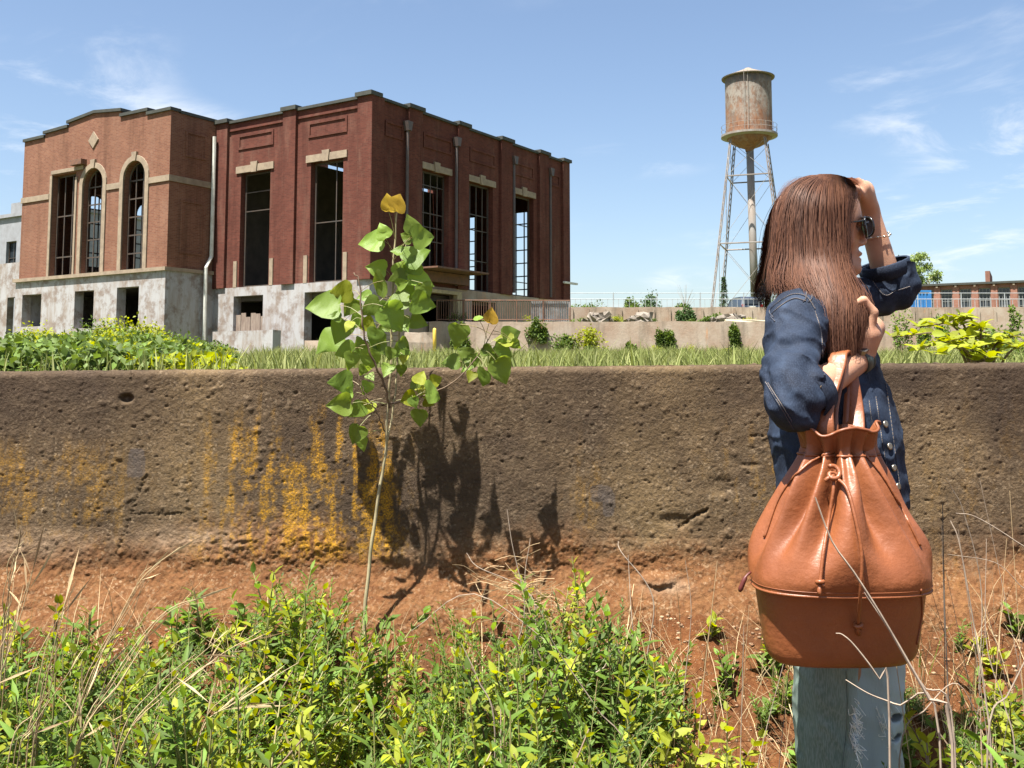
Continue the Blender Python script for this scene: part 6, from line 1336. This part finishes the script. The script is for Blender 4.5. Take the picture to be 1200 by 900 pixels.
def surf(keys, n, fold):
    K = smooth_keys(keys, n); th = np.linspace(0, 2*math.pi, NT_, endpoint=False); V = []
    for z, a, b in K:
        ex = 2.6 if z < .80 else np.interp(z, [.80, .95, 1.04], [2.6, 2.2, 2.0]); ct_, st_ = np.cos(th), np.sin(th)
        r_ = (np.abs(ct_)**ex+np.abs(st_)**ex)**(-1/ex); x = a*r_*ct_; y = b*r_*st_
        if fold:
            A = np.interp(z, [.80, .84, .90, .96, 1.01, 1.045, 1.062, 1.098], [0, .03, .10, .17, .24, .28, .20, .07])
            ph = th+0.10*np.sin(3*th+1.0); w = np.cos(9*ph+0.35) + 0.45*np.cos(5*ph+1.1) + 0.25*np.cos(14*ph)
            w = np.sign(w)*np.abs(w)**0.8
            # soft slump folds lower down
            B_ = np.interp(z, [.80, .84, .89, .95, 1.02], [0, .03, .07, .07, .02]); w2 = np.cos(4*th+2.2+6*(z-.9))+0.6*np.cos(7*th-5*(z-.85))
            bk = sstep(0.9, 1.6, np.abs(np.angle(np.exp(1j*(th+math.pi/2)))))
            f = 1 + A*w*0.62*(0.25+0.75*bk) + B_*w2*0.8
            for (d0, d1, w0_, w1_, dp, zl_) in ((-19, -34, 7, 13, .42, .80), (17, 30, 7, 14, .40, .81), (-44, -62, 9, 13, .36, .80), (42, 60, 9, 14, .36, .80), (-1, -4, 4, 7, .14, .95), (-75, -80, 9, 10, .25, .88), (72, 76, 9, 10, .25, .88)):
                tt = np.clip((1.06-z)/(1.06-zl_), 0, 1.2); dc = R(d0+(d1-d0)*tt); ww = R(w0_+(w1_-w0_)*tt); amp = dp*(1-sstep(0.35, 1.0, tt))*np.interp(z, [.8, 1.05, 1.06, 1.1], [1, 1, .7, .15])
                dl = np.angle(np.exp(1j*(th+math.pi/2-dc))); f = f - amp*np.exp(-(dl/ww)**2) + 0.35*amp*np.exp(-((np.abs(dl)-1.9*ww)/(0.9*ww))**2)
            x = x*f; y = y*f
            zz_ = z + 0.006*np.cos(2*th+.5)*(z > 1.05) + np.where(z > 1.06, .008*np.cos(5*ph+1), 0)
        else: zz_ = z + 0*th; f = 1
        V.append(np.stack([x, y, zz_-0.652+0*x], -1))
    V = np.array(V); V[:, :, 0] *= 0.9; V[:, :, 1] *= 0.92; V[:, :, 0] += 0.05*(V[:, :, 2]-.2)*0.25          # hangs a little askew
    return V
def skin_of(V, close=False):
    n, m_ = V.shape[:2]; i = (np.arange(n-1)[:, None]*m_+np.arange(m_)[None, :]); j = (np.arange(n-1)[:, None]*m_+(np.arange(m_)[None, :]+1) % m_)
    Fc = np.stack([i, j, j+m_, i+m_], -1).reshape(-1, 4); return Fc
Lw = surf(LOW, 34, False); F1 = skin_of(Lw); V1 = Lw.reshape(-1, 3)
bot = []                                            # closed base
for s in (0.75, 0.45, 0.001): bot.append(Lw[0]*[s, s, 1]+[0, 0, -.002*(1-s)])
Lall = np.concatenate([np.array(bot[::-1]), Lw]); lower = link('lower_panel', mesh_from('lower_panel', Lall.reshape(-1, 3), skin_of(Lall), True), LEATHER, bag)
Uo = surf(UP, 96, True); inner = Uo[::-1][:58].copy(); cen = inner.mean(1, keepdims=True); inner = cen+(inner-cen)*[.955, .955, 1]; Uall = np.concatenate([Uo, inner])
upper = link('drawstring_body', mesh_from('drawstring_body', Uall.reshape(-1, 3), skin_of(Uall), True), LEATHER, bag)
rim = np.vstack([Uo[-1], Uo[-1][:1]]); m = MB(); m.tube(rim[::2], .0032, 6, False); m.build('rim_piping', LEDGE, upper, True)
sm_ = np.vstack([Uo[2], Uo[2][:1]])*[1.004, 1.004, 1]; m = MB(); m.tube(sm_[::2], .0030, 6, False); m.build('welt', LEATHER, upper, True)
sm2 = np.vstack([Uo[10], Uo[10][:1]])*[1.002, 1.002, 1]; m = MB(); m.tube(sm2[::2], .0008, 4, False); m.build('stitch_line', LEDGE, upper, True)
zp = np.vstack([Lw[-1], Lw[-1][:1]])*[1.006, 1.006, 1]+[0, 0, -.003]; m = MB(); m.tube(zp[::2], .0022, 5, False); m.build('zipper', simple('dark_zipper', (.05, .035, .03), None, 30, .4, metal=.4), lower, True)
btr = bvh(np.concatenate([Lall.reshape(-1, 3), Uall.reshape(-1, 3)])+BB, np.concatenate([skin_of(Lall), skin_of(Uall)+Lall.shape[0]*NT_]))
def bagline(pts, n, lift): return [p-BB for p in on_surface(btr, pts, n, lift)]
# side gussets of the base panel
for pts in ([(884, 684), (884, 720), (890, 760)], [(1079, 690), (1080, 720), (1074, 755)]):
    P = bagline(pts, 24, .001)
    if len(P) > 4: m = MB(); m.tube(P, .0018, 5); m.build('panel_seam', LEDGE, lower, True)
# raised folds running from the drawstring, stitched
for pts in ([(972, 530), (945, 545), (915, 580), (896, 630)], [(1012, 530), (1036, 560), (1058, 600), (1078, 640)]):
    P = bagline(pts, 40, .0012); P = [p for i, p in enumerate(P) if i == 0 or np.linalg.norm(p-P[i-1]) < .03]
    if len(P) > 4: m = MB(); m.tube(P, .0028, 6); m.build('panel_seam', LEATHER, upper, True)
# drawstring cords, knots
def fp(px, py, Y): return W(px, py, Y)-BB
fz_ = lambda px, py, l: (lambda h_: h_-BB if h_ is not None else fp(px, py, 1.88))(hit(btr, px, py, l))
k0 = fz_(984, 560, .012); m = MB()
c1 = spline([k0, fz_(983, 578, .012), fz_(977, 610, .010), fz_(968, 650, .010), fz_(961, 682, .010)], 30); c2 = spline([k0, fz_(992, 575, .012), fz_(1000, 610, .010), fz_(1006, 650, .010), fz_(1006, 690, .010), fz_(1003, 730, .012)], 36)
for c_, nm_ in ((c1, 'cord'), (c2, 'cord')):
    m = MB(); m.tube(c_, .0034, 7); cd = m.build(nm_, LEATHER, bag, True)
    e = c_[-1]; T = unit(c_[-1]-c_[-3]); kk = MB(); a = np.linspace(0, 2*math.pi*1.15, 14); u_ = unit(np.cross(T, [0, 1, 0])); w_ = np.cross(T, u_)
    kk.tube([e+.0055*(math.cos(t)*u_+math.sin(t)*w_)+T*(.003*t/3-.004) for t in a], .0040, 7); kk.tube([e, e+T*.014, e+T*.022+u_*.003], [.0036, .0042, .0048], 6); kk.build('knot', LEATHER, cd, True)
kk = MB(); a = np.linspace(0, 2*math.pi*1.4, 22)
kk.tube([k0+np.array([.010*math.cos(t), .006*math.sin(t)-.004, .008*math.sin(t)+.002*t-.004]) for t in a], .0045, 7); kk.tube(spline([k0+[0, -.004, .002], k0+[-.012, -.006, -.002], k0+[-.018, -.004, -.008]], 6), .004, 6); kk.build('knot', LEATHER, bag, True)
ring_z = 1.052-.652
nk = Uo[np.argmin(np.abs(Uo[:, 0, 2]-ring_z))]; m = MB(); rp = np.vstack([nk, nk[:1]])*[1.02, 1.02, 1]; cen = rp.mean(0); m.tube(rp[::3]*[1, 1, 1], .003, 6, False); m.build('drawstring', LEDGE, bag, True)
# zipper pull on the side
p = fz_(882, 671, .004); m = MB(); Pz = spline([p, p+[-.010, -.006, -.006], p+[-.018, -.006, -.022], p+[-.023, -.004, -.036]], 10)
for i in range(9):
    a, b = Pz[i], Pz[i+1]; pass
m.tube(Pz, np.interp(np.arange(10), [0, 3, 4, 8, 9], [.0025, .0025, .0045, .005, .003]), 6)
m.build('zipper_pull', simple('maroon_pull', (.10, .02, .015), None, 30, .5), bag, True)
# carrying handle looped over the forearm: a flat strap swept along a path
def strap(path, wdir, w, th, name, parent, mat):
    P = spline(path, 48); T = unit(np.gradient(P, axis=0)); V = []
    for p_, t_ in zip(P, T):
        wd_ = wdir-t_*(wdir@t_); wd_ = unit(wd_); n_ = np.cross(t_, wd_)
        for (a, b) in ((-1, -.6), (-.85, -1), (.85, -1), (1, -.6), (1, .6), (.85, 1), (-.85, 1), (-1, .6)): V.append(p_+wd_*a*w/2+n_*b*th/2)
    k = 8; Fc = [(i*k+j, i*k+(j+1) % k, (i+1)*k+(j+1) % k, (i+1)*k+j) for i in range(47) for j in range(k)]+[tuple(range(k-1, -1, -1)), tuple(range(47*k, 48*k))]
    m = MB(); m.add(V, Fc); return m.build(name, mat, parent, True)
FA = ER+(WR-ER)*0.66-BB                              # where the strap crosses the forearm
hd = strap([fp(968, 530, 1.975), fp(966, 505, 1.955), fp(966, 475, 1.975), FA+[-.018, -.036, .012], FA+[-.004, -.012, .0385], FA+[.018, .016, .030], fp(1000, 474, 2.07), fp(1002, 505, 2.04), fp(999, 530, 2.01)], np.array([.85, -.40, .1]), .038, .008, 'handle', bag, LEATHER)
strap([fp(979, 532, 1.985), fp(979, 505, 1.97), fp(979, 478, 1.99), FA+[-.002, -.037, .012], FA+[.010, -.010, .0375], FA+[.026, .018, .028], fp(992, 478, 2.07), fp(990, 505, 2.05), fp(987, 530, 2.03)], np.array([.85, -.40, .1]), .012, .005, 'handle', bag, LEDGE)
